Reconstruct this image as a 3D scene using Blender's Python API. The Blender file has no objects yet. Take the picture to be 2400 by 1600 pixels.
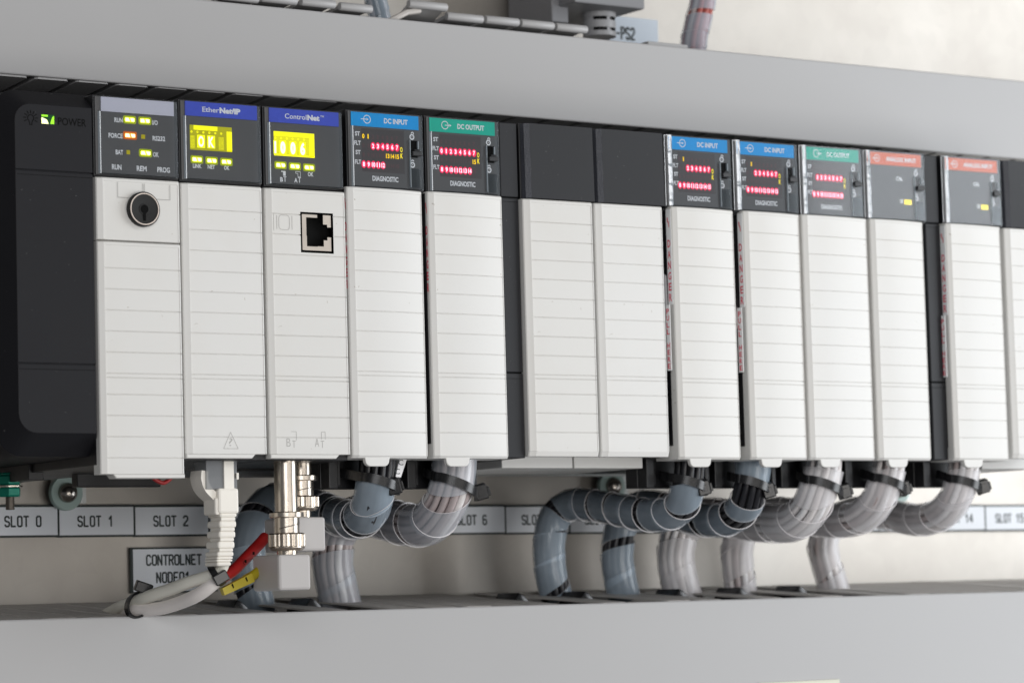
import bpy, bmesh, math, random
from mathutils import Vector, Matrix, Euler

random.seed(7)
SC = bpy.context.scene
COL = SC.collection
MM = 0.001                      # everything below is written in millimetres

# ------------------------------------------------------------------ camera
CAM = Vector((-494.5467, -987.4794, -185.9640))
YAW, PITCH, ROLL, FPX = -0.59777169, 0.08394404, 0.0274710, 7265.97
R3 = (Matrix.Rotation(YAW, 3, 'Z') @ Matrix.Rotation(PITCH, 3, 'X') @ Matrix.Rotation(ROLL, 3, 'Y'))
c_r, c_f, c_u = R3.col[0].copy(), R3.col[1].copy(), R3.col[2].copy()
cam = bpy.data.cameras.new('camera')
cam_ob = bpy.data.objects.new('camera', cam); COL.objects.link(cam_ob)
cam_ob.matrix_world = Matrix((
    (c_r.x, c_u.x, -c_f.x, CAM.x*MM), (c_r.y, c_u.y, -c_f.y, CAM.y*MM),
    (c_r.z, c_u.z, -c_f.z, CAM.z*MM), (0, 0, 0, 1)))
cam.sensor_fit = 'HORIZONTAL'; cam.sensor_width = 36.0
cam.lens = 36.0*FPX/2400.0
cam.clip_start = 0.05; cam.clip_end = 50.0
cam.dof.use_dof = True; cam.dof.focus_distance = 1.160; cam.dof.aperture_fstop = 19.0
SC.camera = cam_ob

def at(u, v, y):
    """point (mm) of the reference's pixel (u,v) on the plane at depth y"""
    d = R3 @ Vector(((u-1200)/FPX, 1.0, (800-v)/FPX))
    return CAM + d*((y-CAM.y)/d.y)

# ------------------------------------------------------------------ light
W = bpy.data.worlds.new('World'); SC.world = W; W.use_nodes = True
W.node_tree.nodes['Background'].inputs[0].default_value = (0.93, 0.96, 1.0, 1)
W.node_tree.nodes['Background'].inputs[1].default_value = 0.13
def area(name, loc, target, sx, sy, power, color=(1, 1, 1)):
    l = bpy.data.lights.new(name, 'AREA'); l.shape = 'RECTANGLE'
    l.size = sx*MM; l.size_y = sy*MM; l.energy = power; l.color = color
    o = bpy.data.objects.new(name, l); COL.objects.link(o)
    o.location = Vector(loc)*MM
    o.rotation_euler = (Vector(target)-Vector(loc)).to_track_quat('-Z', 'Y').to_euler()
    return o
area('ceiling_lamp', (560, -950, 640), (320, 60, -90), 600, 350, 1.5, (1.0, 0.965, 0.91))
area('window_light', (1400, -750, -40), (430, 60, -70), 700, 1200, 16.0, (0.92, 0.96, 1.0))
area('lamp_behind_camera', (-560, -1220, 140), (300, 0, -60), 700, 360, 5.6, (0.98, 0.985, 1.0))
area('low_lamp', (300, -1250, -390), (300, 80, -150), 900, 430, 5.6, (1.0, 0.97, 0.93))
SC.view_settings.view_transform = 'Standard'; SC.view_settings.look = 'None'
SC.view_settings.exposure = 0.0; SC.view_settings.gamma = 1.0
SC.view_settings.use_curve_mapping = False
SC.render.engine = 'CYCLES'
SC.cycles.max_bounces = 10; SC.cycles.transparent_max_bounces = 24

# ------------------------------------------------------------------ materials
def new_mat(name):
    m = bpy.data.materials.new(name); m.use_nodes = True
    return m, m.node_tree, m.node_tree.nodes['Principled BSDF']
def N(nt, t, **kw):
    n = nt.nodes.new(t)
    for k, v in kw.items():
        if k in n.inputs: n.inputs[k].default_value = v
        else: setattr(n, k, v)
    return n
def plastic(name, col, rough=0.45, var=0.06, nscale=60, bump=0.05, bscale=2500, metallic=0.0, spec=0.5, grime=None, coat=0.0):
    m, nt, b = new_mat(name)
    tc = N(nt, 'ShaderNodeTexCoord')
    n1 = N(nt, 'ShaderNodeTexNoise', Scale=float(nscale), Detail=4.0)
    nt.links.new(tc.outputs['Object'], n1.inputs['Vector'])
    mx = N(nt, 'ShaderNodeMix', data_type='RGBA')
    mx.inputs[6].default_value = (*[c*(1-var) for c in col], 1)
    mx.inputs[7].default_value = (*[min(1, c*(1+var)) for c in col], 1)
    nt.links.new(n1.outputs['Fac'], mx.inputs[0])
    out = mx.outputs[2]
    if grime:
        n2 = N(nt, 'ShaderNodeTexNoise', Scale=900.0, Detail=2.0)
        nt.links.new(tc.outputs['Object'], n2.inputs['Vector'])
        r = N(nt, 'ShaderNodeValToRGB'); r.color_ramp.elements[0].position = grime[1]; r.color_ramp.elements[1].position = grime[1]+0.04
        nt.links.new(n2.outputs['Fac'], r.inputs[0])
        m2 = N(nt, 'ShaderNodeMix', data_type='RGBA'); m2.inputs[7].default_value = (*grime[0], 1)
        nt.links.new(r.outputs[0], m2.inputs[0]); nt.links.new(out, m2.inputs[6]); out = m2.outputs[2]
    nt.links.new(out, b.inputs['Base Color'])
    rr = N(nt, 'ShaderNodeMapRange'); rr.inputs[3].default_value = rough*0.88; rr.inputs[4].default_value = min(1, rough*1.12)
    nt.links.new(n1.outputs['Fac'], rr.inputs[0]); nt.links.new(rr.outputs[0], b.inputs['Roughness'])
    b.inputs['Metallic'].default_value = metallic
    b.inputs['Specular IOR Level'].default_value = spec
    b.inputs['Coat Weight'].default_value = coat
    if bump:
        n3 = N(nt, 'ShaderNodeTexNoise', Scale=float(bscale), Detail=2.0)
        nt.links.new(tc.outputs['Object'], n3.inputs['Vector'])
        bp = N(nt, 'ShaderNodeBump', Strength=bump, Distance=0.0004)
        nt.links.new(n3.outputs['Fac'], bp.inputs['Height']); nt.links.new(bp.outputs[0], b.inputs['Normal'])
    return m
def glow(name, col, strength):
    m, nt, b = new_mat(name)
    b.inputs['Base Color'].default_value = (*[0.3*c for c in col], 1)
    b.inputs['Emission Color'].default_value = (*col, 1); b.inputs['Emission Strength'].default_value = strength
    b.inputs['Roughness'].default_value = 0.4
    return m
def translucent(name, col, trans, rough=0.3):
    m, nt, b = new_mat(name)
    tc = N(nt, 'ShaderNodeTexCoord'); n1 = N(nt, 'ShaderNodeTexNoise', Scale=120.0, Detail=3.0)
    nt.links.new(tc.outputs['Object'], n1.inputs['Vector'])
    b.inputs['Base Color'].default_value = (*col, 1); b.inputs['Roughness'].default_value = rough
    t = N(nt, 'ShaderNodeBsdfTransparent'); mx = N(nt, 'ShaderNodeMixShader')
    mr = N(nt, 'ShaderNodeMapRange'); mr.inputs[3].default_value = trans-0.08; mr.inputs[4].default_value = trans+0.08
    nt.links.new(n1.outputs['Fac'], mr.inputs[0]); nt.links.new(mr.outputs[0], mx.inputs[0])
    nt.links.new(b.outputs[0], mx.inputs[1]); nt.links.new(t.outputs[0], mx.inputs[2])
    nt.links.new(mx.outputs[0], nt.nodes['Material Output'].inputs[0])
    return m
def clear(name, tint=(0.96, 0.97, 0.98), rough=0.06):
    m, nt, b = new_mat(name); nt.nodes.remove(b)
    t = N(nt, 'ShaderNodeBsdfTransparent'); t.inputs[0].default_value = (*tint, 1)
    g = N(nt, 'ShaderNodeBsdfGlossy', Roughness=rough)
    f = N(nt, 'ShaderNodeFresnel', IOR=1.22); mx = N(nt, 'ShaderNodeMixShader')
    nt.links.new(f.outputs[0], mx.inputs[0]); nt.links.new(t.outputs[0], mx.inputs[1]); nt.links.new(g.outputs[0], mx.inputs[2])
    nt.links.new(mx.outputs[0], nt.nodes['Material Output'].inputs[0])
    return m
def zinc(name):
    m, nt, b = new_mat(name)
    tc = N(nt, 'ShaderNodeTexCoord')
    n1 = N(nt, 'ShaderNodeTexNoise', Scale=20.0, Detail=4.0, Roughness=0.45)
    v = N(nt, 'ShaderNodeTexVoronoi', Scale=140.0)
    for n in (n1, v): nt.links.new(tc.outputs['Object'], n.inputs['Vector'])
    r = N(nt, 'ShaderNodeValToRGB')
    r.color_ramp.elements[0].position = 0.32; r.color_ramp.elements[0].color = (0.375, 0.345, 0.31, 1)
    r.color_ramp.elements[1].position = 0.68; r.color_ramp.elements[1].color = (0.46, 0.43, 0.39, 1)
    nt.links.new(n1.outputs['Fac'], r.inputs[0])
    mx = N(nt, 'ShaderNodeMix', data_type='RGBA', blend_type='MULTIPLY'); mx.inputs[0].default_value = 0.05
    bw = N(nt, 'ShaderNodeRGBToBW'); nt.links.new(v.outputs['Color'], bw.inputs[0])
    nt.links.new(r.outputs[0], mx.inputs[6]); nt.links.new(bw.outputs[0], mx.inputs[7])
    nt.links.new(mx.outputs[2], b.inputs['Base Color'])
    b.inputs['Metallic'].default_value = 0.56
    mr = N(nt, 'ShaderNodeMapRange'); mr.inputs[3].default_value = 0.39; mr.inputs[4].default_value = 0.44
    nt.links.new(n1.outputs['Fac'], mr.inputs[0]); nt.links.new(mr.outputs[0], b.inputs['Roughness'])
    bp = N(nt, 'ShaderNodeBump', Strength=0.03, Distance=0.001)
    nt.links.new(n1.outputs['Fac'], bp.inputs['Height']); nt.links.new(bp.outputs[0], b.inputs['Normal'])
    return m

def white_variation(m):
    nt = m.node_tree; b = nt.nodes['Principled BSDF']; lk = b.inputs['Base Color'].links[0]; src = lk.from_socket
    oi = N(nt, 'ShaderNodeObjectInfo'); tc = N(nt, 'ShaderNodeTexCoord')
    r = N(nt, 'ShaderNodeValToRGB'); r.color_ramp.elements[0].color = (0.955, 0.95, 0.94, 1); r.color_ramp.elements[1].color = (1.0, 1.0, 1.0, 1)
    nt.links.new(oi.outputs['Random'], r.inputs[0])
    m1 = N(nt, 'ShaderNodeMix', data_type='RGBA', blend_type='MULTIPLY'); m1.inputs[0].default_value = 1.0
    nt.links.new(src, m1.inputs[6]); nt.links.new(r.outputs[0], m1.inputs[7])
    n = N(nt, 'ShaderNodeTexNoise', Scale=14.0, Detail=6.0, Roughness=0.6); nt.links.new(tc.outputs['Object'], n.inputs['Vector'])
    r2 = N(nt, 'ShaderNodeValToRGB'); r2.color_ramp.elements[0].position = 0.30; r2.color_ramp.elements[0].color = (0.93, 0.90, 0.85, 1)
    r2.color_ramp.elements[1].position = 0.5; r2.color_ramp.elements[1].color = (1, 1, 1, 1)
    nt.links.new(n.outputs['Fac'], r2.inputs[0])
    m2 = N(nt, 'ShaderNodeMix', data_type='RGBA', blend_type='MULTIPLY'); m2.inputs[0].default_value = 0.38
    nt.links.new(m1.outputs[2], m2.inputs[6]); nt.links.new(r2.outputs[0], m2.inputs[7])
    n3 = N(nt, 'ShaderNodeTexNoise', Scale=420.0, Detail=2.0); nt.links.new(tc.outputs['Object'], n3.inputs['Vector'])
    r3 = N(nt, 'ShaderNodeValToRGB'); r3.color_ramp.elements[0].position = 0.745; r3.color_ramp.elements[1].position = 0.78
    nt.links.new(n3.outputs['Fac'], r3.inputs[0])
    m3 = N(nt, 'ShaderNodeMix', data_type='RGBA'); m3.inputs[7].default_value = (0.45, 0.42, 0.37, 1)
    nt.links.new(r3.outputs[0], m3.inputs[0]); nt.links.new(m2.outputs[2], m3.inputs[6])
    nt.links.new(m3.outputs[2], b.inputs['Base Color'])
M = dict(
    white=plastic('white_plastic', (0.70, 0.692, 0.672), 0.42, 0.025, 25, 0.04, 3000),
    markshade=plastic('moulded_mark', (0.40, 0.39, 0.37), 0.5, 0.02),  # darker grey than the doors: relief shading painted into flat mark strokes
    black=plastic('black_plastic', (0.009, 0.009, 0.0105), 0.42, 0.15, 60, 0.12, 1800),
    insert=plastic('black_insert', (0.0155, 0.016, 0.0185), 0.5, 0.10, 40, 0.06, 2500, spec=0.28, grime=((0.09, 0.09, 0.09), 0.735)),
    rough_black=plastic('grained_black', (0.055, 0.058, 0.07), 0.42, 0.2, 60, 0.7, 1500),
    supply=plastic('supply_black', (0.0090, 0.0090, 0.0115), 0.58, 0.10, 40, 0.06, 2500, spec=0.22, grime=((0.07, 0.07, 0.07), 0.745)),
    engrave=plastic('engraved_black', (0.002, 0.002, 0.002), 0.7, 0.02, spec=0.1),
    duct=plastic('duct_pvc', (0.39, 0.385, 0.385), 0.42, 0.03, 12, 0.02, 1500),
    finger=plastic('duct_finger_pvc', (0.52, 0.49, 0.46), 0.5, 0.06, 50, 0.03, 1500),
    screen=plastic('screen_grey', (0.082, 0.082, 0.084), 0.45, 0.04, 40, 0.02),
    lens=plastic('lens_dark', (0.060, 0.054, 0.055), 0.4, 0.04, 40, 0.0),
    ink=plastic('printed_white', (0.72, 0.73, 0.75), 0.5, 0.0, 40, 0.0),
    strip_grey=plastic('strip_grey', (0.52, 0.52, 0.60), 0.4, 0.02, 40, 0.0),
    strip_violet=plastic('strip_violet', (0.050, 0.085, 0.52), 0.4, 0.08, 700, 0.0),
    strip_blue=plastic('strip_blue', (0.0, 0.31, 0.72), 0.4, 0.05, 700, 0.0),
    strip_green=plastic('strip_green', (0.0, 0.42, 0.30), 0.5, 0.05, 700, 0.0),
    strip_orange=plastic('strip_orange', (0.70, 0.14, 0.055), 0.5, 0.05, 500, 0.0),
    edge=plastic('clear_edge', (0.30, 0.34, 0.37), 0.16, 0.05, 200, 0.0, spec=0.9),
    edge_shiny=plastic('clear_edge_shiny', (0.42, 0.46, 0.5), 0.12, 0.1, 300, 0.25, 500, spec=1.0, coat=0.6),
    clear=clear('clear_cover'),
    clear_plug=clear('clear_plug', (0.82, 0.84, 0.85), 0.12),
    plug=translucent('plug_plastic', (0.30, 0.31, 0.32), 0.35, 0.08),
    paper=plastic('paper', (0.90, 0.90, 0.90), 0.5, 0.02, 80, 0.0),
    red=plastic('danger_red', (0.78, 0.06, 0.11), 0.5, 0.05, 300, 0.0),
    label=plastic('label_plate', (0.75, 0.78, 0.825), 0.4, 0.03, 40, 0.0),
    labelink=plastic('label_ink', (0.010, 0.020, 0.020), 0.5, 0.0, 40, 0.0),
    nickel=plastic('nickel', (0.62, 0.55, 0.47), 0.25, 0.05, 200, 0.0, 1500, metallic=1.0),
    steel=plastic('dark_steel', (0.36, 0.33, 0.30), 0.24, 0.1, 200, 0.0, 1500, metallic=1.0),
    zinc=zinc('galvanised_steel'),
    flange=plastic('flange_metal', (0.45, 0.46, 0.45), 0.4, 0.1, 60, 0.03, 1500, metallic=0.7),
    washer=plastic('nylon_washer', (0.36, 0.47, 0.44), 0.5, 0.04),
    nutgreen=plastic('green_nut', (0.0, 0.19, 0.13), 0.3, 0.15, 300, 0.08, 900, metallic=0.25),
    bolt=plastic('bolt', (0.10, 0.085, 0.07), 0.45, 0.2, 300, 0.1, 900, metallic=0.6),
    tie=plastic('black_nylon', (0.010, 0.010, 0.011), 0.26, 0.1, 100, 0.03),
    wire_black=plastic('wire_black', (0.018, 0.018, 0.022), 0.38, 0.1, 100, 0.0),
    wire_grey=plastic('wire_grey', (0.46, 0.395, 0.39), 0.42, 0.05, 100, 0.0),
    wire_pale=plastic('wire_pale', (0.86, 0.82, 0.81), 0.42, 0.05, 100, 0.0),
    wire_white=plastic('wire_white', (0.88, 0.87, 0.88), 0.42, 0.03, 100, 0.0),
    wire_red=plastic('wire_red', (0.42, 0.10, 0.08), 0.42, 0.05, 100, 0.0),
    spiral=translucent('spiral_plastic', (0.54, 0.65, 0.76), 0.58, 0.15),
    spiral_rim=translucent('spiral_rim', (0.88, 0.86, 0.87), 0.08, 0.35),
    spiral_pale=translucent('spiral_plastic_pale', (0.95, 0.93, 0.95), 0.56, 0.15),
    spiral_mid=translucent('spiral_plastic_mid', (0.68, 0.73, 0.80), 0.60, 0.15),
    boot=plastic('white_boot', (0.84, 0.80, 0.73), 0.45, 0.03, 80, 0.03),
    cord=plastic('white_cord', (0.78, 0.76, 0.68), 0.45, 0.05, 120, 0.06, 700),
    sleeve=plastic('white_sleeve', (0.82, 0.77, 0.74), 0.45, 0.03, 80, 0.0),
    redcord=plastic('red_cord', (0.36, 0.012, 0.012), 0.4, 0.06, 120, 0.0),
    yellow=plastic('yellow_marker', (0.38, 0.30, 0.012), 0.4, 0.06, 120, 0.0),
    tap=plastic('grey_tap', (0.45, 0.43, 0.42), 0.5, 0.03, 60, 0.04),
    device=plastic('grey_device', (0.20, 0.20, 0.21), 0.5, 0.04, 60, 0.04),
    led_core=glow('led_core', (1.0, 1.0, 0.45), 2.2),
    led=glow('led_yellow', (0.84, 0.88, 0.0), 1.25),
    led_halo=glow('led_halo', (0.46, 0.56, 0.0), 0.42),
    led_dim=glow('led_dim', (0.42, 0.36, 0.0), 0.6),
    led_orange=glow('led_orange', (1.0, 0.32, 0.02), 1.2),
    led_ocore=glow('led_orange_core', (1.0, 0.9, 0.5), 2.0),
    led_green=glow('led_green', (0.35, 0.95, 0.02), 1.1),
    led_deep=plastic('led_deep_green', (0.0, 0.06, 0.01), 0.3, 0.0, 40, 0.0),
    matrix=glow('matrix_back', (0.50, 0.48, 0.0), 0.62),
    matrix_hot=glow('matrix_hot', (0.92, 0.88, 0.0), 1.15),
    digit_red=glow('digit_red', (1.0, 0.55, 0.66), 1.6),
    halo_red=glow('halo_red', (0.90, 0.008, 0.085), 0.95),
    digit_yellow=glow('digit_yellow', (1.0, 0.80, 0.02), 1.1),
    digit_amber=glow('digit_amber', (1.0, 0.62, 0.0), 1.0),
    digit_dim=plastic('digit_dim', (0.10, 0.055, 0.06), 0.4, 0.0, 40, 0.0),
)

white_variation(M['white'])

# ------------------------------------------------------------------ mesh helpers (mm in, metres out)
class MB:
    def __init__(s): s.v = []; s.f = []; s.mi = []
    def add(s, vs, fs, mi=0):
        o = len(s.v); s.v += [Vector(p) for p in vs]
        s.f += [tuple(i+o for i in f) for f in fs]; s.mi += [mi]*len(fs); return s
    def box(s, x0, x1, y0, y1, z0, z1, b=0.0, mi=0):
        if b <= 0:
            vs = [(x, y, z) for x in (x0, x1) for y in (y0, y1) for z in (z0, z1)]
            fs = [(0, 1, 3, 2), (4, 6, 7, 5), (0, 4, 5, 1), (2, 3, 7, 6), (0, 2, 6, 4), (1, 5, 7, 3)]
            return s.add(vs, fs, mi)
        bm = bmesh.new(); bmesh.ops.create_cube(bm, size=1.0)
        for v in bm.verts:
            v.co = Vector(((x0+x1)/2+v.co.x*(x1-x0), (y0+y1)/2+v.co.y*(y1-y0), (z0+z1)/2+v.co.z*(z1-z0)))
        bmesh.ops.bevel(bm, geom=bm.edges[:], offset=b, segments=2, affect='EDGES', profile=0.5)
        bm.verts.index_update()
        s.add([v.co.copy() for v in bm.verts], [[v.index for v in f.verts] for f in bm.faces], mi); bm.free(); return s
    def prism(s, pts, y0, y1, b=0.0, mi=0):
        """outline pts (x,z) counter-clockwise seen from the front (-y), from y0 (front) to y1"""
        bm = bmesh.new(); vs = [bm.verts.new((p[0], y0, p[1])) for p in pts]
        f = bm.faces.new(vs); 
        r = bmesh.ops.extrude_face_region(bm, geom=[f])
        for e in r['geom']:
            if isinstance(e, bmesh.types.BMVert): e.co.y = y1
        bmesh.ops.recalc_face_normals(bm, faces=bm.faces[:])
        if b > 0:
            ed = [e for e in bm.edges if all(abs(v.co.y-y0) < 1e-6 for v in e.verts)]
            bmesh.ops.bevel(bm, geom=ed, offset=b, segments=2, affect='EDGES', profile=0.5)
        bm.verts.index_update()
        s.add([v.co.copy() for v in bm.verts], [[v.index for v in f.verts] for f in bm.faces], mi); bm.free(); return s
    def flat(s, pts, y, mi=0):
        return s.add([(p[0], y, p[1]) for p in pts], [tuple(range(len(pts)))], mi)
    def rect(s, x0, x1, z0, z1, y, mi=0):
        return s.flat([(x0, z0), (x1, z0), (x1, z1), (x0, z1)], y, mi)
    def disc(s, x, z, r, y, n=14, mi=0, rx=None):
        rx = rx or r
        return s.flat([(x+rx*math.cos(2*math.pi*i/n), z+r*math.sin(2*math.pi*i/n)) for i in range(n)], y, mi)
    def ring(s, x, z, r0, r1, y, n=28, mi=0, a0=0, a1=2*math.pi):
        k = n; vs = []; fs = []
        for i in range(k+1):
            a = a0+(a1-a0)*i/k
            vs += [(x+r0*math.cos(a), y, z+r0*math.sin(a)), (x+r1*math.cos(a), y, z+r1*math.sin(a))]
        for i in range(k): fs.append((2*i, 2*i+1, 2*i+3, 2*i+2))
        return s.add(vs, fs, mi)
    def stroke(s, pts, w, y, mi=0, caps=True):
        for a, b in zip(pts[:-1], pts[1:]):
            dx, dz = b[0]-a[0], b[1]-a[1]; l = math.hypot(dx, dz) or 1
            nx, nz = -dz/l*w/2, dx/l*w/2
            s.flat([(a[0]-nx, a[1]-nz), (b[0]-nx, b[1]-nz), (b[0]+nx, b[1]+nz), (a[0]+nx, a[1]+nz)], y, mi)
            y -= 0.004
        if caps:
            for p in pts:
                s.disc(p[0], p[1], w/2, y, 8, mi); y -= 0.004
        return s
    def tube(s, path, r, n=12, mi=0, caps=True, frames=None, rf=None):
        fr = frames or frame_path(path); vs = []; fs = []
        for i, (p, t, a, b) in enumerate(fr):
            rr = rf(i/(len(fr)-1)) if rf else r
            for k in range(n):
                an = 2*math.pi*k/n; vs.append(p+(a*math.cos(an)+b*math.sin(an))*rr)
        for i in range(len(fr)-1):
            for k in range(n):
                k2 = (k+1) % n; fs.append((i*n+k, i*n+k2, (i+1)*n+k2, (i+1)*n+k))
        if caps: fs.append(tuple(range(n))[::-1]); fs.append(tuple((len(fr)-1)*n+k for k in range(n)))
        return s.add(vs, fs, mi)
    def lathe(s, prof, c, axis='Z', n=32, mi=0, caps=True, wob=None):
        """prof = [(radius, position along axis)]"""
        vs = []; fs = []; c = Vector(c)
        for (r, h) in prof:
            for k in range(n):
                a = 2*math.pi*k/n; rr = r*(wob(k) if wob else 1)
                u, w = rr*math.cos(a), rr*math.sin(a)
                vs.append(c+(Vector((u, w, h)) if axis == 'Z' else Vector((u, h, w)) if axis == 'Y' else Vector((h, u, w))))
        for i in range(len(prof)-1):
            for k in range(n):
                k2 = (k+1) % n; fs.append((i*n+k, i*n+k2, (i+1)*n+k2, (i+1)*n+k))
        if caps: fs += [tuple(range(n))[::-1], tuple((len(prof)-1)*n+k for k in range(n))]
        return s.add(vs, fs, mi)
    def build(s, name, mats, parent=None, smooth=None, fix=True):
        off = Vector((0, 0, 0))
        if parent is not None:
            r = parent
            while r.parent: r = r.parent
            off = Vector(r.location)
        me = bpy.data.meshes.new(name)
        me.from_pydata([p*MM-off for p in s.v], [], s.f)
        if not isinstance(mats, (list, tuple)): mats = [mats]
        for m in mats: me.materials.append(M[m] if isinstance(m, str) else m)
        me.polygons.foreach_set('material_index', s.mi)
        if fix:
            bm = bmesh.new(); bm.from_mesh(me)
            bmesh.ops.recalc_face_normals(bm, faces=bm.faces[:]); bm.to_mesh(me); bm.free()
        if smooth is not None:
            me.polygons.foreach_set('use_smooth', [True]*len(me.polygons))
            me.set_sharp_from_angle(angle=math.radians(smooth))
        me.update()
        o = bpy.data.objects.new(name, me); COL.objects.link(o)
        if parent is not None: o.parent = parent
        return o

def catmull(pts, per=10):
    P = [Vector(p) for p in pts]; P = [P[0]*2-P[1]]+P+[P[-1]*2-P[-2]]; out = []
    for i in range(1, len(P)-2):
        a, b, c, d = P[i-1:i+3]
        for k in range(per):
            t = k/per
            out.append(0.5*((2*b)+(c-a)*t+(2*a-5*b+4*c-d)*t*t+(3*b-a-3*c+d)*t**3))
    out.append(P[-2]); return out
def resample(path, step):
    L = [0.0]
    for a, b in zip(path[:-1], path[1:]): L.append(L[-1]+(b-a).length)
    n = max(2, int(L[-1]/step)); out = []; j = 0
    for i in range(n+1):
        d = L[-1]*i/n
        while j < len(L)-2 and L[j+1] < d: j += 1
        t = (d-L[j])/max(1e-9, L[j+1]-L[j]); out.append(path[j].lerp(path[j+1], min(1, t)))
    return out, L[-1]
def frame_path(path):
    fr = []; a = None
    for i, p in enumerate(path):
        t = (path[min(i+1, len(path)-1)]-path[max(i-1, 0)]).normalized()
        if a is None:
            up = Vector((0, -1, 0)) if abs(t.y) < 0.9 else Vector((1, 0, 0))
            a = (up-t*up.dot(t)).normalized()
        else: a = (a-t*a.dot(t)).normalized()
        fr.append((p, t, a, t.cross(a)))
    return fr

def thing(name, label, cat, loc, group=None):
    o = bpy.data.objects.new(name, None); COL.objects.link(o)
    o.empty_display_size = 0.01
    o.location = Vector(loc)*MM; o['label'] = label; o['category'] = cat
    if group: o['group'] = group
    return o
def tag(o, label, cat, group=None):
    o['label'] = label; o['category'] = cat
    if group: o['group'] = group
    return o

# built-in font lettering, fitted to a box; returns verts/faces appended to mb
_tc = {}
def font_mesh(s, bold):
    key = (s, bold)
    if key in _tc: return _tc[key]
    cu = bpy.data.curves.new('t', 'FONT'); cu.body = s; cu.resolution_u = 3; cu.offset = bold
    ob = bpy.data.objects.new('t', cu); COL.objects.link(ob)
    dg = bpy.context.evaluated_depsgraph_get()
    me = bpy.data.meshes.new_from_object(ob.evaluated_get(dg))
    vs = [v.co.copy() for v in me.vertices]; fs = [tuple(p.vertices) for p in me.polygons]
    bpy.data.objects.remove(ob); bpy.data.curves.remove(cu); bpy.data.meshes.remove(me)
    _tc[key] = (vs, fs); return _tc[key]
def text(mb, s, x0, x1, zc, cap, y, bold=0.03, mi=0, slope=0.0):
    """lettering between x0 and x1, cap height cap, vertically centred at zc, on plane y"""
    vs, fs = font_mesh(s, bold)
    ax = min(v.x for v in vs); bx = max(v.x for v in vs)
    hv, _ = font_mesh('H', bold); hy0 = min(v.y for v in hv); hy1 = max(v.y for v in hv)
    k = (x1-x0)/(bx-ax); kz = cap/(hy1-hy0)
    mb.add([(x0+(v.x-ax)*k, y, zc+(v.y-(hy0+hy1)/2)*kz) for v in vs], fs, mi)

# engraving stroke letters, unit height, width .62
def arc(cx, cz, r, a0, a1, n=5, rz=None):
    rz = rz or r
    return [(cx+r*math.cos(math.radians(a0+(a1-a0)*i/n)), cz+rz*math.sin(math.radians(a0+(a1-a0)*i/n))) for i in range(n+1)]
OV = [(.12, 0), (.43, 0), (.55, .12), (.55, .88), (.43, 1), (.12, 1), (0, .88), (0, .12), (.12, 0)]
GL = {'O': [OV], '0': [OV], 'L': [[(0, 1), (0, 0), (.5, 0)]], 'T': [[(0, 1), (.56, 1)], [(.28, 1), (.28, 0)]],
      'S': [[(.54, .86), (.42, 1), (.13, 1), (0, .88), (0, .64), (.1, .53), (.45, .45), (.55, .35), (.55, .12), (.43, 0), (.12, 0), (0, .14)]],
      'C': [[(.54, .84), (.42, 1), (.12, 1), (0, .88), (0, .12), (.12, 0), (.42, 0), (.54, .16)]],
      'N': [[(0, 0), (0, 1), (.52, 0), (.52, 1)]], 'R': [[(0, 0), (0, 1), (.4, 1), (.53, .88), (.53, .62), (.4, .5), (0, .5)], [(.3, .5), (.54, 0)]],
      'E': [[(.5, 1), (0, 1), (0, 0), (.5, 0)], [(0, .5), (.4, .5)]], 'D': [[(0, 0), (0, 1), (.38, 1), (.53, .85), (.53, .15), (.38, 0), (0, 0)]],
      'P': [[(0, 0), (0, 1), (.4, 1), (.53, .88), (.53, .6), (.4, .48), (0, .48)]], '-': [[(.05, .45), (.45, .45)]],
      '1': [[(.08, .74), (.32, 1), (.32, 0)]], '2': [[(0, .84), (.12, 1), (.42, 1), (.54, .88), (.54, .62), (0, .1), (0, 0), (.55, 0)]],
      '3': [[(0, .86), (.12, 1), (.42, 1), (.54, .88), (.54, .62), (.42, .52), (.2, .52)], [(.42, .52), (.54, .4), (.54, .12), (.42, 0), (.12, 0), (0, .14)]],
      '4': [[(.42, 0), (.42, 1), (0, .3), (.58, .3)]], '5': [[(.5, 1), (.04, 1), (0, .55), (.4, .58), (.54, .45), (.54, .14), (.4, 0), (.1, 0), (0, .12)]],
      '6': [[(.5, .9), (.4, 1), (.14, 1), (0, .85), (0, .12), (.12, 0), (.42, 0), (.54, .12), (.54, .42), (.42, .54), (.12, .54), (0, .44)]],
      '7': [[(0, 1), (.54, 1), (.2, 0)]], '8': [[(.12, .53), (0, .64), (0, .88), (.12, 1), (.42, 1), (.54, .88), (.54, .64), (.42, .53), (.12, .53), (0, .42), (0, .12), (.12, 0), (.42, 0), (.54, .12), (.54, .42), (.42, .53)]],
      '9': [[(.04, .1), (.14, 0), (.4, 0), (.54, .15), (.54, .88), (.42, 1), (.12, 1), (0, .88), (0, .58), (.12, .46), (.42, .46), (.54, .56)]]}
def engrave(mb, s, xc, zc, h, w, y, sp=0.86, kx=1.0, mi=0):
    tot = (len(s)-1)*sp*h*kx+0.56*h*kx; x = xc-tot/2
    for ch in s:
        for pl in GL.get(ch, []):
            mb.stroke([(x+p[0]*h*kx, zc-h/2+p[1]*h) for p in pl], w, y, mi)
        x += sp*h*kx

# ================================================================== SETTING
bp = MB(); bp.box(-420, 1300, 150, 153, -420, 420)
o = bp.build('back_panel', 'zinc'); o['kind'] = 'structure'

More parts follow.
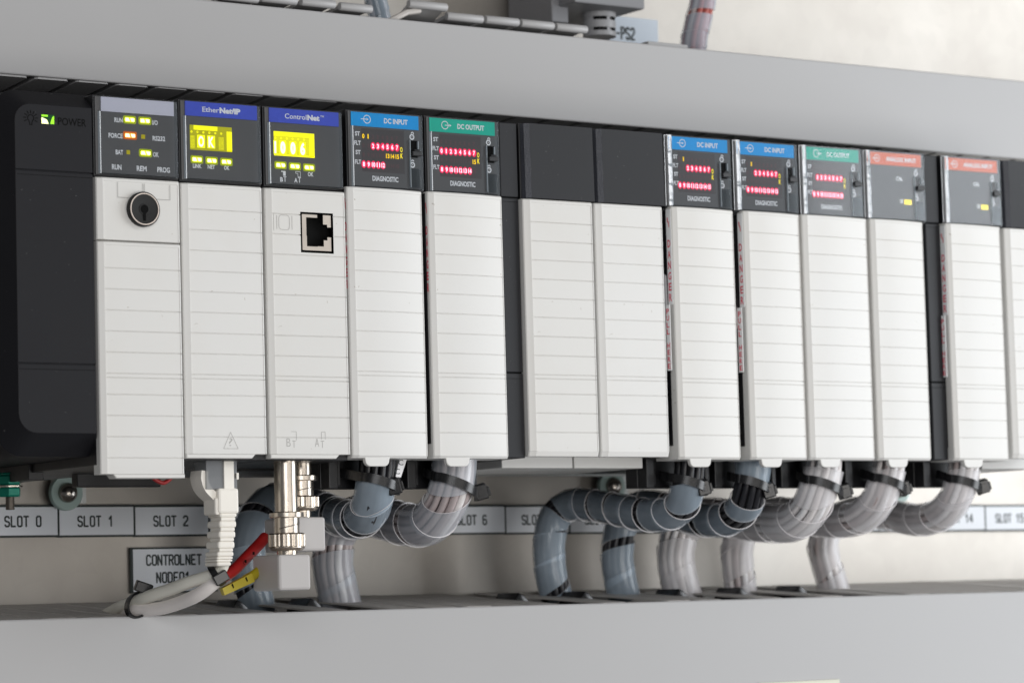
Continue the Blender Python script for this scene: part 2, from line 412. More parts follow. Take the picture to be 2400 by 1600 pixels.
# ================================================================== WIRING DUCTS
COVER_Y = 55.0
def finger_mesh(name, w, z_front, z_back, th, tipz=0.0, mat='finger'):
    mb = MB(); ys = [COVER_Y+1.2, COVER_Y+2.4, COVER_Y+5, 100, 148.5]
    prof = [(ys[0], z_front-tipz*0.4), (ys[1], z_front), (ys[2], z_front+(z_back-z_front)*0.05), (ys[3], z_front+(z_back-z_front)*0.5), (ys[4], z_back)]
    def half(y): return w/2*(0.86 if y < COVER_Y+2 else 1.0) if y < 125 else w/2+1.4*(y-125)/24
    vs = []; fs = []
    for (y, z) in prof:
        h = half(y); vs += [(-h, y, z), (h, y, z), (h, y, z-th), (-h, y, z-th)]
    n = len(prof)
    for i in range(n-1):
        for k in range(4): k2 = (k+1) % 4; fs.append((4*i+k, 4*i+k2, 4*i+4+k2, 4*i+4+k))
    fs += [(0, 1, 2, 3), (4*n-1, 4*n-2, 4*n-3, 4*n-4)]
    mb.add(vs, fs); return mb
def finger_row(duct, mb, x0, x1, pitch, phase, skip=(), mat='finger'):
    proto = None; lst = []
    i0 = int(math.floor((x0-phase)/pitch)); i1 = int(math.ceil((x1-phase)/pitch))
    for i in range(i0, i1):
        if i in skip: continue
        if proto is None: proto = mb.build('finger', mat, duct, smooth=25); f = proto
        else: f = proto.copy(); COL.objects.link(f); f.parent = duct
        f.location = (Vector(((phase+pitch*(i+0.5)), 0, random.uniform(-.12, .12))))*MM
        lst.append((i, f))
    return lst
# lower duct
PX = -187.1
low = thing('wiring_duct', 'grey slotted wiring duct along the bottom with the cable bundles dropping into it', 'wiring duct', (0, 0, 0))
c = MB(); c.box(-90, 760, COVER_Y, COVER_Y+2.0, -330, PX, 0.7); c.build('cover', 'duct', low)
c = MB(); c.box(-90, 760, 148.6, 149.6, -330, -183.2); c.build('base', 'finger', low)
PITCHF, PH = 16.8, 3.4
gaps = []
for u in (719, 905, 1396, 1554, 1725, 1873, 2059):
    p = at(u, 1425-0.016*u, COVER_Y); gaps.append(int(math.floor((p.x-PH)/PITCHF)))
fm = finger_mesh('finger', 13.4, -187.0, -181.2, 0.7)
finger_row(low, fm, -60, 700, PITCHF, PH, set(gaps))
for (yy_, zz_, rr_) in ((66, -197, 5), (80, -199, 6), (96, -198, 6), (112, -200, 6), (128, -199, 6), (141, -197, 5)):
    MB().tube([Vector((-88, yy_, zz_)), Vector((150, yy_+1, zz_-1)), Vector((400, yy_-1, zz_)), Vector((750, yy_, zz_))], rr_, 10).build('gap_darkening_cable', 'wire_black', low, smooth=60)  # unseen black cables added so the gaps between fingers read dark
for g in gaps:                                   # fingers bent down to let a cable pass
    x = PH+PITCHF*(g+0.5)
    s = MB(); s.prism([(x-11.5, -188), (x-3.8, -188), (x-4.4, -185.0), (x-7.0, -182.6), (x-9.0, -181.9), (x-10.6, -184.2)], 88, 104, .6)
    s.build('bent_finger', 'tie', low, smooth=30)
# upper duct
upd = thing('wiring_duct', 'grey slotted wiring duct across the top with broken and bent fingers on its upper edge', 'wiring duct', (0, 0, 0))
def zlo(x): return 14.2-(x+13)*0.0045
TOPZ = 49.4
c = MB()
pl = [(-100, zlo(-100)), (760, zlo(760)), (760, TOPZ-1.2), (-100, TOPZ)]
c.prism(pl, COVER_Y, COVER_Y+2.2, 0.6)
c.build('cover', 'duct', upd)
c = MB(); c.box(-100, 760, 148.6, 149.6, 8, TOPZ); c.build('base', 'duct', upd)
fm = finger_mesh('finger', 13.6, 16.4, 11.2, 3.0)
finger_row(upd, fm, -70, 560, 16.8, 3.0, mat='duct')
for (yy_, zz_, rr_) in ((66, 27, 5.5), (78, 26, 6), (91, 26, 6), (104, 26, 6), (117, 26, 6), (130, 26, 6), (142, 27, 5.5)):
    MB().tube([Vector((-88, yy_, zz_)), Vector((150, yy_+1, zz_-1)), Vector((400, yy_-1, zz_)), Vector((750, yy_, zz_))], rr_, 10).build('gap_darkening_cable', 'wire_black', upd, smooth=60)  # same added cables in the upper duct, blackening its finger gaps
# upper edge: fingers with rolled ends
def rolled(u0, v0, u1, v1, lift=0.0, tilt=0.0, y=COVER_Y+4):
    a = at(u0, v0, y); b = at(u1, v1, y); z = (a.z+b.z)/2; r = 1.75
    mb = MB(); x0, x1 = a.x, b.x
    zc = z
    mb.tube([Vector((x0, y, zc)), Vector((x0+.4, y, zc)), Vector((x1-.4, y, zc)), Vector((x1, y, zc))], r, 14,
            rf=lambda t: r*0.86 if t in (0, 1) else r)
    zb = zc-0.4-lift
    vs = []; prof = [(y+0.4, zc+0.9), (y+10, zb+0.4), (148, TOPZ+0.8)]
    for (yy, zz) in prof: vs += [(x0+.6, yy, zz), (x1-.6, yy, zz), (x1-.6, yy, zz-1.4), (x0+.6, yy, zz-1.4)]
    fs = []
    for i in range(2):
        for k in range(4): k2 = (k+1) % 4; fs.append((4*i+k, 4*i+k2, 4*i+4+k2, 4*i+4+k))
    fs += [(0, 1, 2, 3), (11, 10, 9, 8)]
    mb.add(vs, fs); return mb.build('finger', 'duct', upd, smooth=35)
for q in ((520, -10, 604, 0), (612, -6, 694, 5), (705, 3, 784, 13), (795, 14, 870, 24), (1046, 38, 1130, 47), (1137, 46, 1214, 54), (1220, 54, 1296, 63), (1302, 62, 1374, 72)):
    rolled(*q)
o = rolled(957, 8, 1046, 20, lift=3.5); o['label'] = 'finger bent up out of line'
s = MB(); a = at(1512, 97, 62); b = at(1606, 106, 62)
s.box(a.x, b.x, 60, 146, a.z-2.6, a.z-0.2, 0.5); s.build('finger', 'duct', upd)
s = MB(); a = at(925, 36, 60); b = at(985, 22, 60)
s.tube([Vector((a.x-3, 60, a.z-3)), Vector(((a.x+b.x)/2, 60.5, (a.z+b.z)/2)), Vector((b.x, 60.5, b.z-.5))], 1.3, 8); s.build('finger', 'finger', upd)

# note plate at the foot of the lower duct
a = at(1781, 1598.0, COVER_Y-1); b = at(1968, 1591.5, COVER_Y-1)
o = MB().box(a.x, b.x, COVER_Y-1.0, COVER_Y-0.05, a.z-14, (a.z+b.z)/2, 0.2).build('label_plate', plastic('cream_plate', (0.62, 0.62, 0.50), 0.4, 0.02))
tag(o, 'cream label plate stuck low on the bottom duct cover', 'label plate')

# ================================================================== CHASSIS
ch = thing('rack_chassis', 'black rack chassis with metal flange holding the row of modules', 'rack', (200, 120, -66))
MB().box(-60, 475, 119, 138, -129.8, 1.0, 0.5).build('backplane', 'black', ch)
fl = MB(); fl.box(-75, 480, 138.2, 143, -130.6, -126)
fl.build('flange', 'flange', ch)
a = at(181, 1120, 68); b = at(377, 1120, 68)
MB().box(a.x, b.x, 68, 73, at(300, 1141, 70).z, -128.5, 0.4).build('lower_rail', 'black', ch)
for (u, v) in ((160, 1150), (1437, 1140), (2100, 1146)):
    p = at(u, v, 146); tr = MB(); tr.box(p.x-7.2, p.x+7.2, 144.6, 147, p.z-5, -127)
    tr.build('mounting_tab', 'flange', ch)
MB().box(34, 176, 60, 112, -132.6, -129.5).build('lower_rail', 'black', ch)
# stand-off foot below the power supply
a = at(53, 1100, 60); b = at(89, 1100, 60)
MB().box(a.x, b.x, 55, 90, at(70, 1126, 60).z, -128, 0.3).build('foot', 'black', ch)

# screws with nylon washers
for i, (u, v, lab) in enumerate(((158, 1154, 'cross-head screw on a pale green washer below the power supply'),
                                 (1437, 1139, 'cross-head screw on a green washer behind the arching dark cable wrap'),
                                 (2108, 1146, 'cross-head screw mostly hidden behind the pale cable wraps'))):
    p = at(u, v, 143)
    t = thing('mounting_screw', lab, 'screw', (p.x, 143, p.z), 'screws holding the rack')
    w = MB().lathe([(2.5, 146), (6.9, 146), (7.1, 145.6), (7.1, 143.6), (6.8, 143.2), (2.5, 143.2)], (p.x, 0, p.z), 'Y', 40, caps=False)
    w.build('washer', 'washer', t, smooth=40)
    h = MB(); h.lathe([(4.05, 143.2), (4.05, 142.4), (3.8, 141.5), (3.0, 140.4), (1.6, 139.7), (0.01, 139.5)], (p.x, 0, p.z), 'Y', 32, caps=False)
    hd = h.build('head', 'steel', t, smooth=50)
    k = MB()
    for an in (0.5, 0.5+math.pi/2):
        d = Vector((math.cos(an), 0, math.sin(an))); n = Vector((-d.z, 0, d.x))
        c0 = Vector((p.x, 139.6, p.z)); L, wd = 2.0, 0.42
        k.add([c0+d*L-n*wd+Vector((0, .55, 0)), c0+d*L+n*wd+Vector((0, .55, 0)), c0+n*wd-Vector((0, .2, 0)), c0-d*L+n*wd+Vector((0, .55, 0)), c0-d*L-n*wd+Vector((0, .55, 0)), c0-n*wd-Vector((0, .2, 0))],
              [(0, 1, 2, 5), (2, 3, 4, 5)])
    k.build('cross_recess', 'engrave', hd, fix=False)

# earth stud with green nuts
p = at(23, 1140, 75)
t = thing('earth_stud', 'threaded earth stud with two green nuts under the power supply', 'earth stud', (p.x, 75, p.z-12))
bz = at(23, 1194, 75).z
MB().lathe([(1.55+0.18*(i % 2), bz+i*0.45) for i in range(44)], (p.x, 75, 0), 'Z', 20).build('bolt', 'bolt', t, smooth=60)
for v0, v1 in ((1113, 1137), (1142, 1164)):
    z1, z0 = at(23, v0, 75).z, at(23, v1, 75).z
    h = MB(); h.lathe([(3.9, z0), (4.3, z0+.6), (4.3, z1-.6), (3.9, z1)], (p.x, 75, 0), 'Z', 6)
    nt_ = h.build('nut', 'nutgreen', t)
    MB().lathe([(4.4, z1+.1), (4.7, z1+.5), (4.2, z1+.9)], (p.x, 75, 0), 'Z', 22, wob=lambda k: 1.0 if k % 2 else 0.9).build('tooth_washer', 'nutgreen', nt_)
z1 = at(23, 1139.5, 75).z
MB().lathe([(4.9, z1-.35), (4.9, z1+.25)], (p.x, 75, 0), 'Z', 30).build('washer', 'nickel', t)

# ================================================================== POWER SUPPLY
ps = thing('power_supply', 'black power supply unit with a green power light beside a bulb symbol', 'power supply', (-33, 40, -130))
def rrect(x0, x1, z0, z1, rl_t, rl_b, n=6):
    pts = [(x1, z0), (x1, z1)]
    pts += [(x0+rl_t+rl_t*math.cos(a), z1-rl_t+rl_t*math.sin(a)) for a in [math.pi/2+math.pi/2*i/n for i in range(n+1)]]
    pts += [(x0+rl_b+rl_b*math.cos(a), z0+rl_b+rl_b*math.sin(a)) for a in [math.pi+math.pi/2*i/n for i in range(n+1)]]
    return pts
XR = -0.9
def loft(mb, o0, y0, o1, y1, mi=0):
    n = len(o0); vs = [(p[0], y0, p[1]) for p in o0]+[(p[0], y1, p[1]) for p in o1]
    mb.add(vs, [(i, (i+1) % n, n+(i+1) % n, n+i) for i in range(n)], mi)
ptop = at(100, 226, 0).z
fo = rrect(-30.9, XR, -122.5, ptop-3.0, 6, 7); mo = rrect(-35.5, XR+5, -130.2, -0.3, 9, 10); bo = rrect(-37.5, XR+3, -131.0, -0.2, 10, 11)
b = MB(); loft(b, fo, 0, mo, 9); loft(b, mo, 9, bo, 118)
b.add([(p[0], 118, p[1]) for p in bo], [tuple(range(len(bo)))])
def cut_front(zt, zb):
    """front face outline between two heights"""
    pts = []
    for i in range(len(fo)):
        p, q = fo[i], fo[(i+1) % len(fo)]
        for (zz) in (zt, zb):
            pass
        if zb <= p[1] <= zt: pts.append(p)
        for zz in ((zt, zb) if p[1] > q[1] else (zb, zt)):
            if (p[1]-zz)*(q[1]-zz) < 0:
                k = (zz-p[1])/(q[1]-p[1]); pts.append((p[0]+(q[0]-p[0])*k, zz))
    return pts
zs1, zs2 = -30.0, -98.1
b.add([(p[0], 0.35, p[1]) for p in fo], [tuple(range(len(fo)))])
psb = b.build('body', 'supply', ps, smooth=35)
MB().prism(cut_front(10, zs1+.25), -0.35, 0.2, 0.15).build('upper_front', 'supply', ps)
MB().prism(cut_front(zs1-.25, zs2+.25), -0.35, 0.2, 0.15).build('front_door', 'supply', ps)
MB().prism(cut_front(zs2-.25, -200), -0.35, 0.2, 0.15).build('lower_front', 'supply', ps)
for z in (zs1-1.6, zs2-2.0):
    g = MB(); g.rect(-30.4, XR-.2, z-.12, z+.06, -0.37); g.build('seam', 'engrave', ps, fix=False)
g = MB(); a = at(136, 283, -.4); e = at(202, 287, -.4); text(g, 'POWER', a.x, e.x, a.z-.2, 2.7, -0.40, 0.01); 
cb = at(72, 277, -.4)
g.ring(cb.x, cb.z, 1.0, 1.35, -0.40, 18, a0=-0.8, a1=math.pi+0.8)
g.stroke([(cb.x-.75, cb.z-.8), (cb.x-.45, cb.z-1.6), (cb.x-.45, cb.z-2.3), (cb.x+.45, cb.z-2.3), (cb.x+.45, cb.z-1.6), (cb.x+.75, cb.z-.8)], .32, -0.40)
for k in range(9):
    an = math.radians(-25+k*230/8); d = (math.cos(an), math.sin(an))
    g.stroke([(cb.x+d[0]*1.8, cb.z+d[1]*1.8), (cb.x+d[0]*2.7, cb.z+d[1]*2.7)], .34, -0.40)
g.build('lettering', 'engrave', ps, fix=False)
a = at(97, 290, -.4); e = at(127, 271, -.4); x0, x1, z0, z1 = a.x, e.x, a.z, e.z+.1
l = MB(); l.rect(x0, x1, z0, z1, -0.42, 0); w = x1-x0; h = z1-z0
l.flat([(x0+.1, z0+.1), (x0+w*.55, z0+.1), (x0+w*.42, z0+h*.45), (x0+.1, z0+h*.68)], -0.45, 1)
l.rect(x0+.1, x0+w*.5, z0+h*.78, z1-.1, -0.45, 2)
l.flat([(x0+w*.68, z0+.1), (x1-.1, z0+.1), (x1-.1, z1-.2), (x0+w*.85, z0+h*.75), (x0+w*.78, z0+h*.5)], -0.45, 2)
l.build('power_light', ['led_deep', 'led_core', 'led_green'], ps, fix=False)

# ================================================================== MODULE BUILDERS
def grooves(first, pitch, n, band=None):
    out = []
    for k in range(n):
        z = first+pitch*k
        out.append(z)
        if band == k: out.append(z+1.55)
    return out
def door_mb(w, H, lines, yf, bulge=0.0, cham=2.3, hole=None, band=None, ledge=True, seam_left=2.7, botbev=1.0, depth=6.0, x0=0.0, zt=0.0):
    xs = [0, .35, cham-.25, cham, seam_left, seam_left+.12]
    nx = 16 if bulge else 3
    xr0 = seam_left+.12; xr1 = w-.95
    xs += [xr0+(xr1-xr0)*i/nx for i in range(1, nx+1)]+[w-.83, w-.35, w]
    zs = [0, -.45]
    if ledge: zs += [-1.3, -1.42]
    gr = []
    for z in lines: zs += [-z+.22, -z+.19, -z-.10, -z-.20]; gr.append(z)
    zs += [-H+botbev, -H+botbev-.1, -H]
    if hole: xs += [hole[0], hole[1]]; zs += [-hole[2], -hole[3]]
    xs = sorted(set(xs)); zs = sorted(set(zs), reverse=True)
    def yy(x, z):
        y = yf
        if x <= 0: y += 1.15
        elif x <= .36: y += .75
        elif x < cham-.2: y += .12
        inpan = xr0-1e-6 <= x <= xr1+1e-6
        if inpan and z < (-1.36 if ledge else -.5) and z > -H+botbev-.02: y += .16
        if x >= w-1e-6: y += .9
        elif x >= w-.36: y += .2
        if bulge: 
            t = max(0, (x/w-.30)/.70); y += bulge*t*t
        if z >= 0: y += .5
        if z <= -H+1e-6: y += .8
        elif z <= -H+botbev-.05: y += .12
        if xr0-.2 <= x <= xr1+.15:
            for g in gr:
                if -g-.13 <= z <= -g+.2: y += .5; break
        return y
    mb = MB(); n = len(zs)
    vs = [(x0+x, yy(x, z), zt+z) for x in xs for z in zs]; fs = []
    for i in range(len(xs)-1):
        for j in range(n-1):
            if hole and hole[0]-1e-6 <= xs[i] < hole[1]-1e-6 and -hole[2]+1e-6 >= zs[j] > -hole[3]+1e-6: continue
            fs.append((i*n+j, (i+1)*n+j, (i+1)*n+j+1, i*n+j+1))
    # skirt
    bd = [i*n for i in range(len(xs))]+[(len(xs)-1)*n+j for j in range(1, n)]+[i*n+n-1 for i in range(len(xs)-2, -1, -1)]+[j for j in range(n-2, 0, -1)]
    k0 = len(vs)
    for q in bd: vs.append((vs[q][0], yf+depth, vs[q][2]))
    m = len(bd)
    for i in range(m): fs.append((bd[i], bd[(i+1) % m], k0+(i+1) % m, k0+i))
    mb.add(vs, fs)
    return mb
def tab_pts(x0, x1, z0, z1, r, n=5):
    pts = [(x0, z1)]
    pts += [(x0+.5+r-r*math.cos(a), z0+r-r*math.sin(a)) for a in [math.pi/2*i/n for i in range(n+1)]]
    pts += [(x1-.5-r+r*math.sin(a), z0+r-r*math.cos(a)) for a in [math.pi/2*i/n for i in range(n+1)]]
    pts += [(x1, z1)]
    return pts
def side_letters(mb, s, x, yc, z0, step, h, wy):
    """upright letters stacked downwards on a plane facing -x"""
    for i, chh in enumerate(s):
        if chh == ' ': continue
        zc = z0-step*i
        if chh == '~':
            mb.add([(x, yc+.5*wy, zc+h*.6), (x, yc+.15*wy, zc+h*.6), (x, yc+.0*wy, zc-.1), (x, yc+.3*wy, zc-.1)], [(0, 1, 2, 3)])
            mb.add([(x, yc+.1*wy, zc+.2), (x, yc-.2*wy, zc+.2), (x, yc-.3*wy, zc-h*.7), (x, yc-.12*wy, zc-h*.7)], [(0, 1, 2, 3)]); continue
        vs, fs = font_mesh(chh, 0.02)
        ax = min(v.x for v in vs); bx = max(v.x for v in vs); ay = min(v.y for v in vs); by = max(v.y for v in vs)
        # seen from -x the viewer's right is -y
        mb.add([(x, yc+wy/2-(v.x-ax)/(bx-ax)*wy, zc-h/2+(v.y-ay)/(by-ay)*h) for v in vs], fs)

def clear_cover(disp, sx, top, bot, shiny, z_side0=-6.3):
    """clear moulded window over the display: front sheet and bevelled left edge"""
    c = MB(); c.box(sx+2.4, sx+33.2, -1.35, -1.15, bot+.5, top-.3)
    c.build('clear_cover', 'clear', disp)
    e = MB()
    zt = top-.4 if shiny else top+z_side0
    xa, xb = (sx+.4, sx+3.0) if shiny else (sx+1.15, sx+2.35)
    n = 22
    vs = []
    for i in range(n+1):
        z = zt+(bot+.6-zt)*i/n; w_ = random.uniform(-.12, .12) if shiny else 0
        vs += [(xa, 1.2, z), (xa+.15, .4, z), (xb-.25+w_, -1.25, z), (xb, -1.4, z), (xb, 0.3, z), (xa+.5, 1.2, z)]
    fs = []
    for i in range(n):
        for k in range(6): k2 = (k+1) % 6; fs.append((6*i+k, 6*i+k2, 6*i+6+k2, 6*i+6+k))
    fs += [tuple(range(6)), tuple(6*n+k for k in range(6))[::-1]]
    e.add(vs, fs); e.build('cover_edge', 'edge_shiny' if shiny else 'edge', disp)
    # thin bottom lip and right edge of the moulding
    r = MB(); r.box(sx+32.5, sx+33.3, -1.45, .4, bot+.5, top-.4, .12); r.box(sx+2.4, sx+32.4, -1.4, -.2, bot+.35, bot+.75, .1)
    r.build('cover_edge', 'clear_plug', disp)

def lamp(disp, x0, x1, zc, h, kind):
    l = MB()
    if kind == 'dim':
        l.rect(x0+.2, x0+(x1-x0)*.5, zc-h*.45, zc+h*.45, -0.52, 0)
        return l.build('status_light', ['led_dim'], disp, fix=False)
    mats = ['led_halo', 'led', 'led_core'] if kind == 'y' else ['halo_dimorange', 'led_orange', 'led_ocore']
    if kind != 'y': mats[0] = M.setdefault('halo_dimorange', glow('led_orange_halo', (0.8, 0.16, 0.0), 0.4))
    w = x1-x0
    def rr(d, y, mi):
        pts = []
        for (cx, cz, a0) in ((x1+d-.6, zc+h/2+d-.6, 0), (x0-d+.6, zc+h/2+d-.6, 90), (x0-d+.6, zc-h/2-d+.6, 180), (x1+d-.6, zc-h/2-d+.6, 270)):
            pts += [(cx+.6*math.cos(math.radians(a0+45*i)), cz+.6*math.sin(math.radians(a0+45*i))) for i in range(3)]
        l.flat(pts, y, mi)
    rr(.62, -0.50, 0); rr(0.05, -0.54, 1)
    l.flat([(x0+.25, zc-h*.36), (x0+w*.52, zc-h*.36), (x0+w*.40, zc+h*.36), (x0+.3, zc+h*.36)], -0.58, 2)
    l.flat([(x0+w*.66, zc-h*.36), (x1-.2, zc-h*.36), (x1-.2, zc+h*.33), (x0+w*.55, zc+h*.36)], -0.58, 2)
    return l.build('status_light', mats, disp, fix=False)

def housing(t, sx, zt, zb, w=34.3):
    b = MB(); b.box(sx+.25, sx+w, 2.0, 118.5, zb, zt+.2, .3)
    return b.build('housing', 'black', t)
def display(t, sx, zt, zb, mat='screen', x0=.7, x1=33.7):
    f = MB()
    f.prism([(sx+.3, zb-.3), (sx+34.1, zb-.3), (sx+34.1, zt), (sx+.3, zt)], 0.5, 2.4, .25)
    f.build('bezel', 'black', t)
    d = MB(); d.box(sx+x0, sx+x1, -.45, .9, zb+.3, zt-.6, .1)
    return d.build('display_window', mat, t)

DISPB = -29.3

def io_digits(disp, sx, zt, rows, lensbox=True):
    lz = MB(); lz.rect(sx+6.4, sx+25.4, zt-23.3, zt-6.9, -0.49); lz.build('lens', 'lens', disp, fix=False)
    halo, red, yel, dim = MB(), MB(), MB(), MB()
    zrow = (-9.9, -13.45, -16.9, -20.55)
    for r, st in enumerate(rows):
        for i in range(8):
            num = str(i if r < 2 else i+8); x = sx+7.2+2.13*i; z = zt+zrow[r]
            wd = 1.0 if len(num) == 1 else 1.55
            if num == '1': wd = .5
            c = st[i]; mb = {'r': red, 'y': yel, '.': dim}[c]
            text(mb, num, x-wd/2, x+wd/2, z, 1.75 if c != '.' else 1.55, -0.60 if c != '.' else -0.53, 0.05 if c == 'r' else 0.04)
            if c == 'r':
                halo.flat([(x+1.06*math.cos(a), z+1.5*math.sin(a)) for a in [2*math.pi*k/16 for k in range(16)]], -0.535-.002*i)
    if red.v: red.build('lit_digits', 'digit_red', disp, fix=False); halo.build('glow_spots', 'halo_red', disp, fix=False)
    if yel.v: yel.build('lit_digits', 'digit_amber', disp, fix=False)
    if dim.v: dim.build('unlit_digits', 'digit_dim', disp, fix=False)
    o = MB(); text(o, 'O', sx+23.5, sx+24.5, zt-14.1, 1.9, -.6, .02); text(o, 'K', sx+23.55, sx+24.6, zt-16.5, 1.9, -.6, .02)
    o.build('lit_letters', 'digit_yellow', disp, fix=False)

def lock_slide(disp, sx, zt, lever_hi=False, small=False):
    k = MB()
    for (zc, op) in ((zt-8.6, True), (zt-19.3, False)):
        k.ring(sx+28.9, zc-.35, .62, 1.12, -.58, 22)
        k.ring(sx+28.95 if not op else sx+29.15, zc+1.0, .30, .68, -.575, 16, a0=0 if not op else -.6, a1=math.pi if not op else math.pi+.3)
        k.rect(sx+28.75, sx+29.05, zc-.55, zc-.15, -.58)
    k.build('lock_symbols', 'ink', disp, fix=False)
    s = MB(); s.box(sx+27.7, sx+31.3, -.62, 0, zt-16.8, zt-10.3); s.build('slot', 'engrave', disp)
    l = MB(); l.box(sx+28.0, sx+32.0, -2.6, -.3, zt-16.3, zt-14.6, .2); l.box(sx+29.6, sx+31.9, -1.3, -.3, zt-14.6, zt-13.6, .2)
    l.build('slide_lever', 'black', disp)
    g = MB(); g.box(sx+31.0, sx+31.35, -1.5, -.2, zt-13.6, zt-10.6, .1); g.box(sx+27.45, sx+27.75, -1.4, -.3, zt-28.4, zt-10.2, .1)
    g.build('guide_rail', 'edge', disp)
    p = MB(); p.box(sx+27.8, sx+31.9, -1.55, -1.38, zt-28.6, zt-21.2); p.build('clear_cover', 'clear_plug', disp)

def in_symbol(mb, x, z, r, y, out=False):
    mb.ring(x, z, r-.32, r, y, 30)
    if out:
        mb.stroke([(x, z), (x+r+.9, z)], .32, y-.01, caps=False); tip = x+r+1.3
    else:
        mb.stroke([(x-r-1.1, z), (x+.2, z)], .32, y-.01, caps=False); tip = x+.7
    mb.flat([(tip, z), (tip-1.0, z+.6), (tip-.7, z), (tip-1.0, z-.6)], y-.03)

def io_module(kind, sx, door, label, rows, shiny, danger, dz=0.0):
    zt = .4+dz
    nm, cat, strip, title = {'in': ('input_module', 'input module', 'strip_blue', 'DC INPUT'), 'out': ('output_module', 'output module', 'strip_green', 'DC OUTPUT'),
                             'an': ('analog_module', 'analog module', 'strip_orange', 'ANALOG INPUT')}[kind]
    t = thing(nm, label, cat, (sx+17, 60, -130), 'plug-in modules in the rack')
    b = MB(); b.box(sx+.25, sx+34.3, 2.0, 118.5, -30.5, zt+.2, .3); b.box(sx+.5, sx+34.0, 10.0, 118.0, -129.6, -30.6)
    b.build('housing', 'black', t)
    d = display(t, sx, zt, DISPB)
    s = MB(); s.box(sx+1.9, sx+31.9, -.75, -.4, zt-6.2, zt-.9); s.build('label_strip', strip, d)
    s = MB()
    if kind == 'an':
        in_symbol(s, sx+7.2, zt-3.5, 1.6, -.79); text(s, title, sx+12.2, sx+29.2, zt-3.55, 1.95, -.79, .04)
        text(s, 'CAL', sx+17.8, sx+21.5, zt-11.6, 1.75, -.5, .05); text(s, 'OK', sx+19.3, sx+21.6, zt-21.2, 1.9, -.5, .05)
    else:
        in_symbol(s, sx+8.9, zt-3.45, 1.65, -.79, kind == 'out')
        text(s, title, sx+(16.4 if kind == 'in' else 14.6), sx+27.0, zt-3.55, 2.0, -.79, .035)
        for (a, z, x0, x1) in (('ST', -9.1, 3.6, 5.8), ('FLT', -12.6, 3.2, 6.1), ('ST', -16.15, 3.7, 5.9), ('FLT', -19.8, 3.3, 6.1)):
            text(s, a, sx+x0+(.7 if shiny else 0), sx+x1+(.6 if shiny else 0), zt+z, 1.65, -.5, .035)
        text(s, 'DIAGNOSTIC', sx+10.9, sx+22.4, zt-25.7, 1.95, -.5, .035)
    s.build('lettering', 'ink', d, fix=False)
    if kind == 'an':
        l = MB(); l.rect(sx+21.9, sx+26.0, zt-22.5, zt-20.4, -.53); l.build('status_light', 'digit_yellow', d, fix=False)
    else: io_digits(d, sx, zt, rows)
    lock_slide(d, sx, zt)
    clear_cover(d, sx, zt, DISPB, shiny)
    # terminal block below the door, and its uprights
    b = MB(); b.box(sx+.8, sx+33.6, 26, 34, -141.0, -122, .4)
    b.box(sx+1.2, sx+5.2, 20, 26.2, -141.2, -128, .4); b.box(sx+5.6, sx+7.4, 22, 26.2, -140, -126, .3)
    b.box(sx+30.4, sx+32.6, 19, 26.2, -140.6, -128, .4); b.box(sx+27.6, sx+29.4, 23, 26.2, -141, -127, .3)
    b.build('terminal_block', 'black', t)
    # curved door
    xl, xr = door; w = xr-xl; H = 101.6; ztd = -29.2
    lines = grooves(8.9, 7.55, 12, 8)
    dm = door_mb(w, H, lines, -2.6, 1.9, x0=xl, zt=ztd, depth=16 if danger else 8)
    dm.prism(tab_pts(xl+4.9, xl+16.4, ztd-H-3.1, ztd-H+1.2, 2.2), -2.0, -.2, .3)
    dr = dm.build('door', 'white', t, smooth=22)
    if danger and not shiny:
        a = MB(); a.box(xl-.32, xl-.06, -.1, 12, ztd-96, ztd-.6); a.build('dark_gap_strip', 'black', dr)  # black strip added to darken the gap beside the door
        q = MB(); side_letters(q, '~ DANGER', xl-.1, -.75, ztd-6.2, 4.35, 3.2, 1.1); q.build('side_lettering', 'red', dr, fix=False)
    elif danger:
        a = MB(); a.box(xl-.25, xl-.06, -1.4, 1.7, ztd-39.5, ztd-1.0); a.box(xl-1.5, xl-1.25, -.7, 2.2, ztd-66, ztd-39.6)
        la = a.build('side_label', 'paper', dr)
        h = MB(); h.box(xl-.3, xl-.06, 1.75, 12, ztd-96, ztd-.6); h.build('dark_gap_strip', 'black', dr)  # added black strip darkens the door side behind the label
        q = MB(); side_letters(q, '~ DANGER', xl-.30, .15, ztd-6.2, 4.35, 3.1, 1.9)
        side_letters(q, 'PULL HERE', xl-1.56, .7, ztd-42.2, 2.75, 2.1, 1.8)
        q.build('side_lettering', 'red', dr, fix=False)
    return t

def blank_module(sx, door, label, partial=False):
    t = thing('filler_module', label, 'filler module', (sx+17, 60, -130), 'plug-in modules in the rack')
    housing(t, sx, .3, -124)
    f = MB(); z0, z1 = -29.2, .2
    vs = [(sx+.9, 2, z0), (sx+1.4, -.2, z0), (sx+3.2, -1.6, z0), (sx+33.4, -1.6, z0), (sx+33.8, 2, z0)]
    vs2 = [(p[0], p[1]+(.4 if i in (1, 2, 3) else 0), z1) for i, p in enumerate(vs)]
    f.add(vs+vs2, [(i, i+1, 6+i, 5+i) for i in (2, 3)]+[(0, 4, 3, 2, 1), (5, 6, 7, 8, 9)], 0)
    f.add(vs+vs2, [(i, i+1, 6+i, 5+i) for i in (0, 1)], 1)
    f.build('blank_plate', ['insert', 'rough_black'], t)
    xl, xr = door; H = 100.2; ztd = -29.6
    dm = door_mb(xr-xl, H, grooves(9.0, 7.45, 12, 8), -1.6, 0, cham=2.9, seam_left=3.4, botbev=2.0, x0=xl, zt=ztd)
    dm.build('door', 'white', t, smooth=22)
    b = MB(); b.box(sx+.3, sx+34.3, 20, 70, -133.3, -124.2, .3)
    b.build('lower_body', 'white', t)
    return t

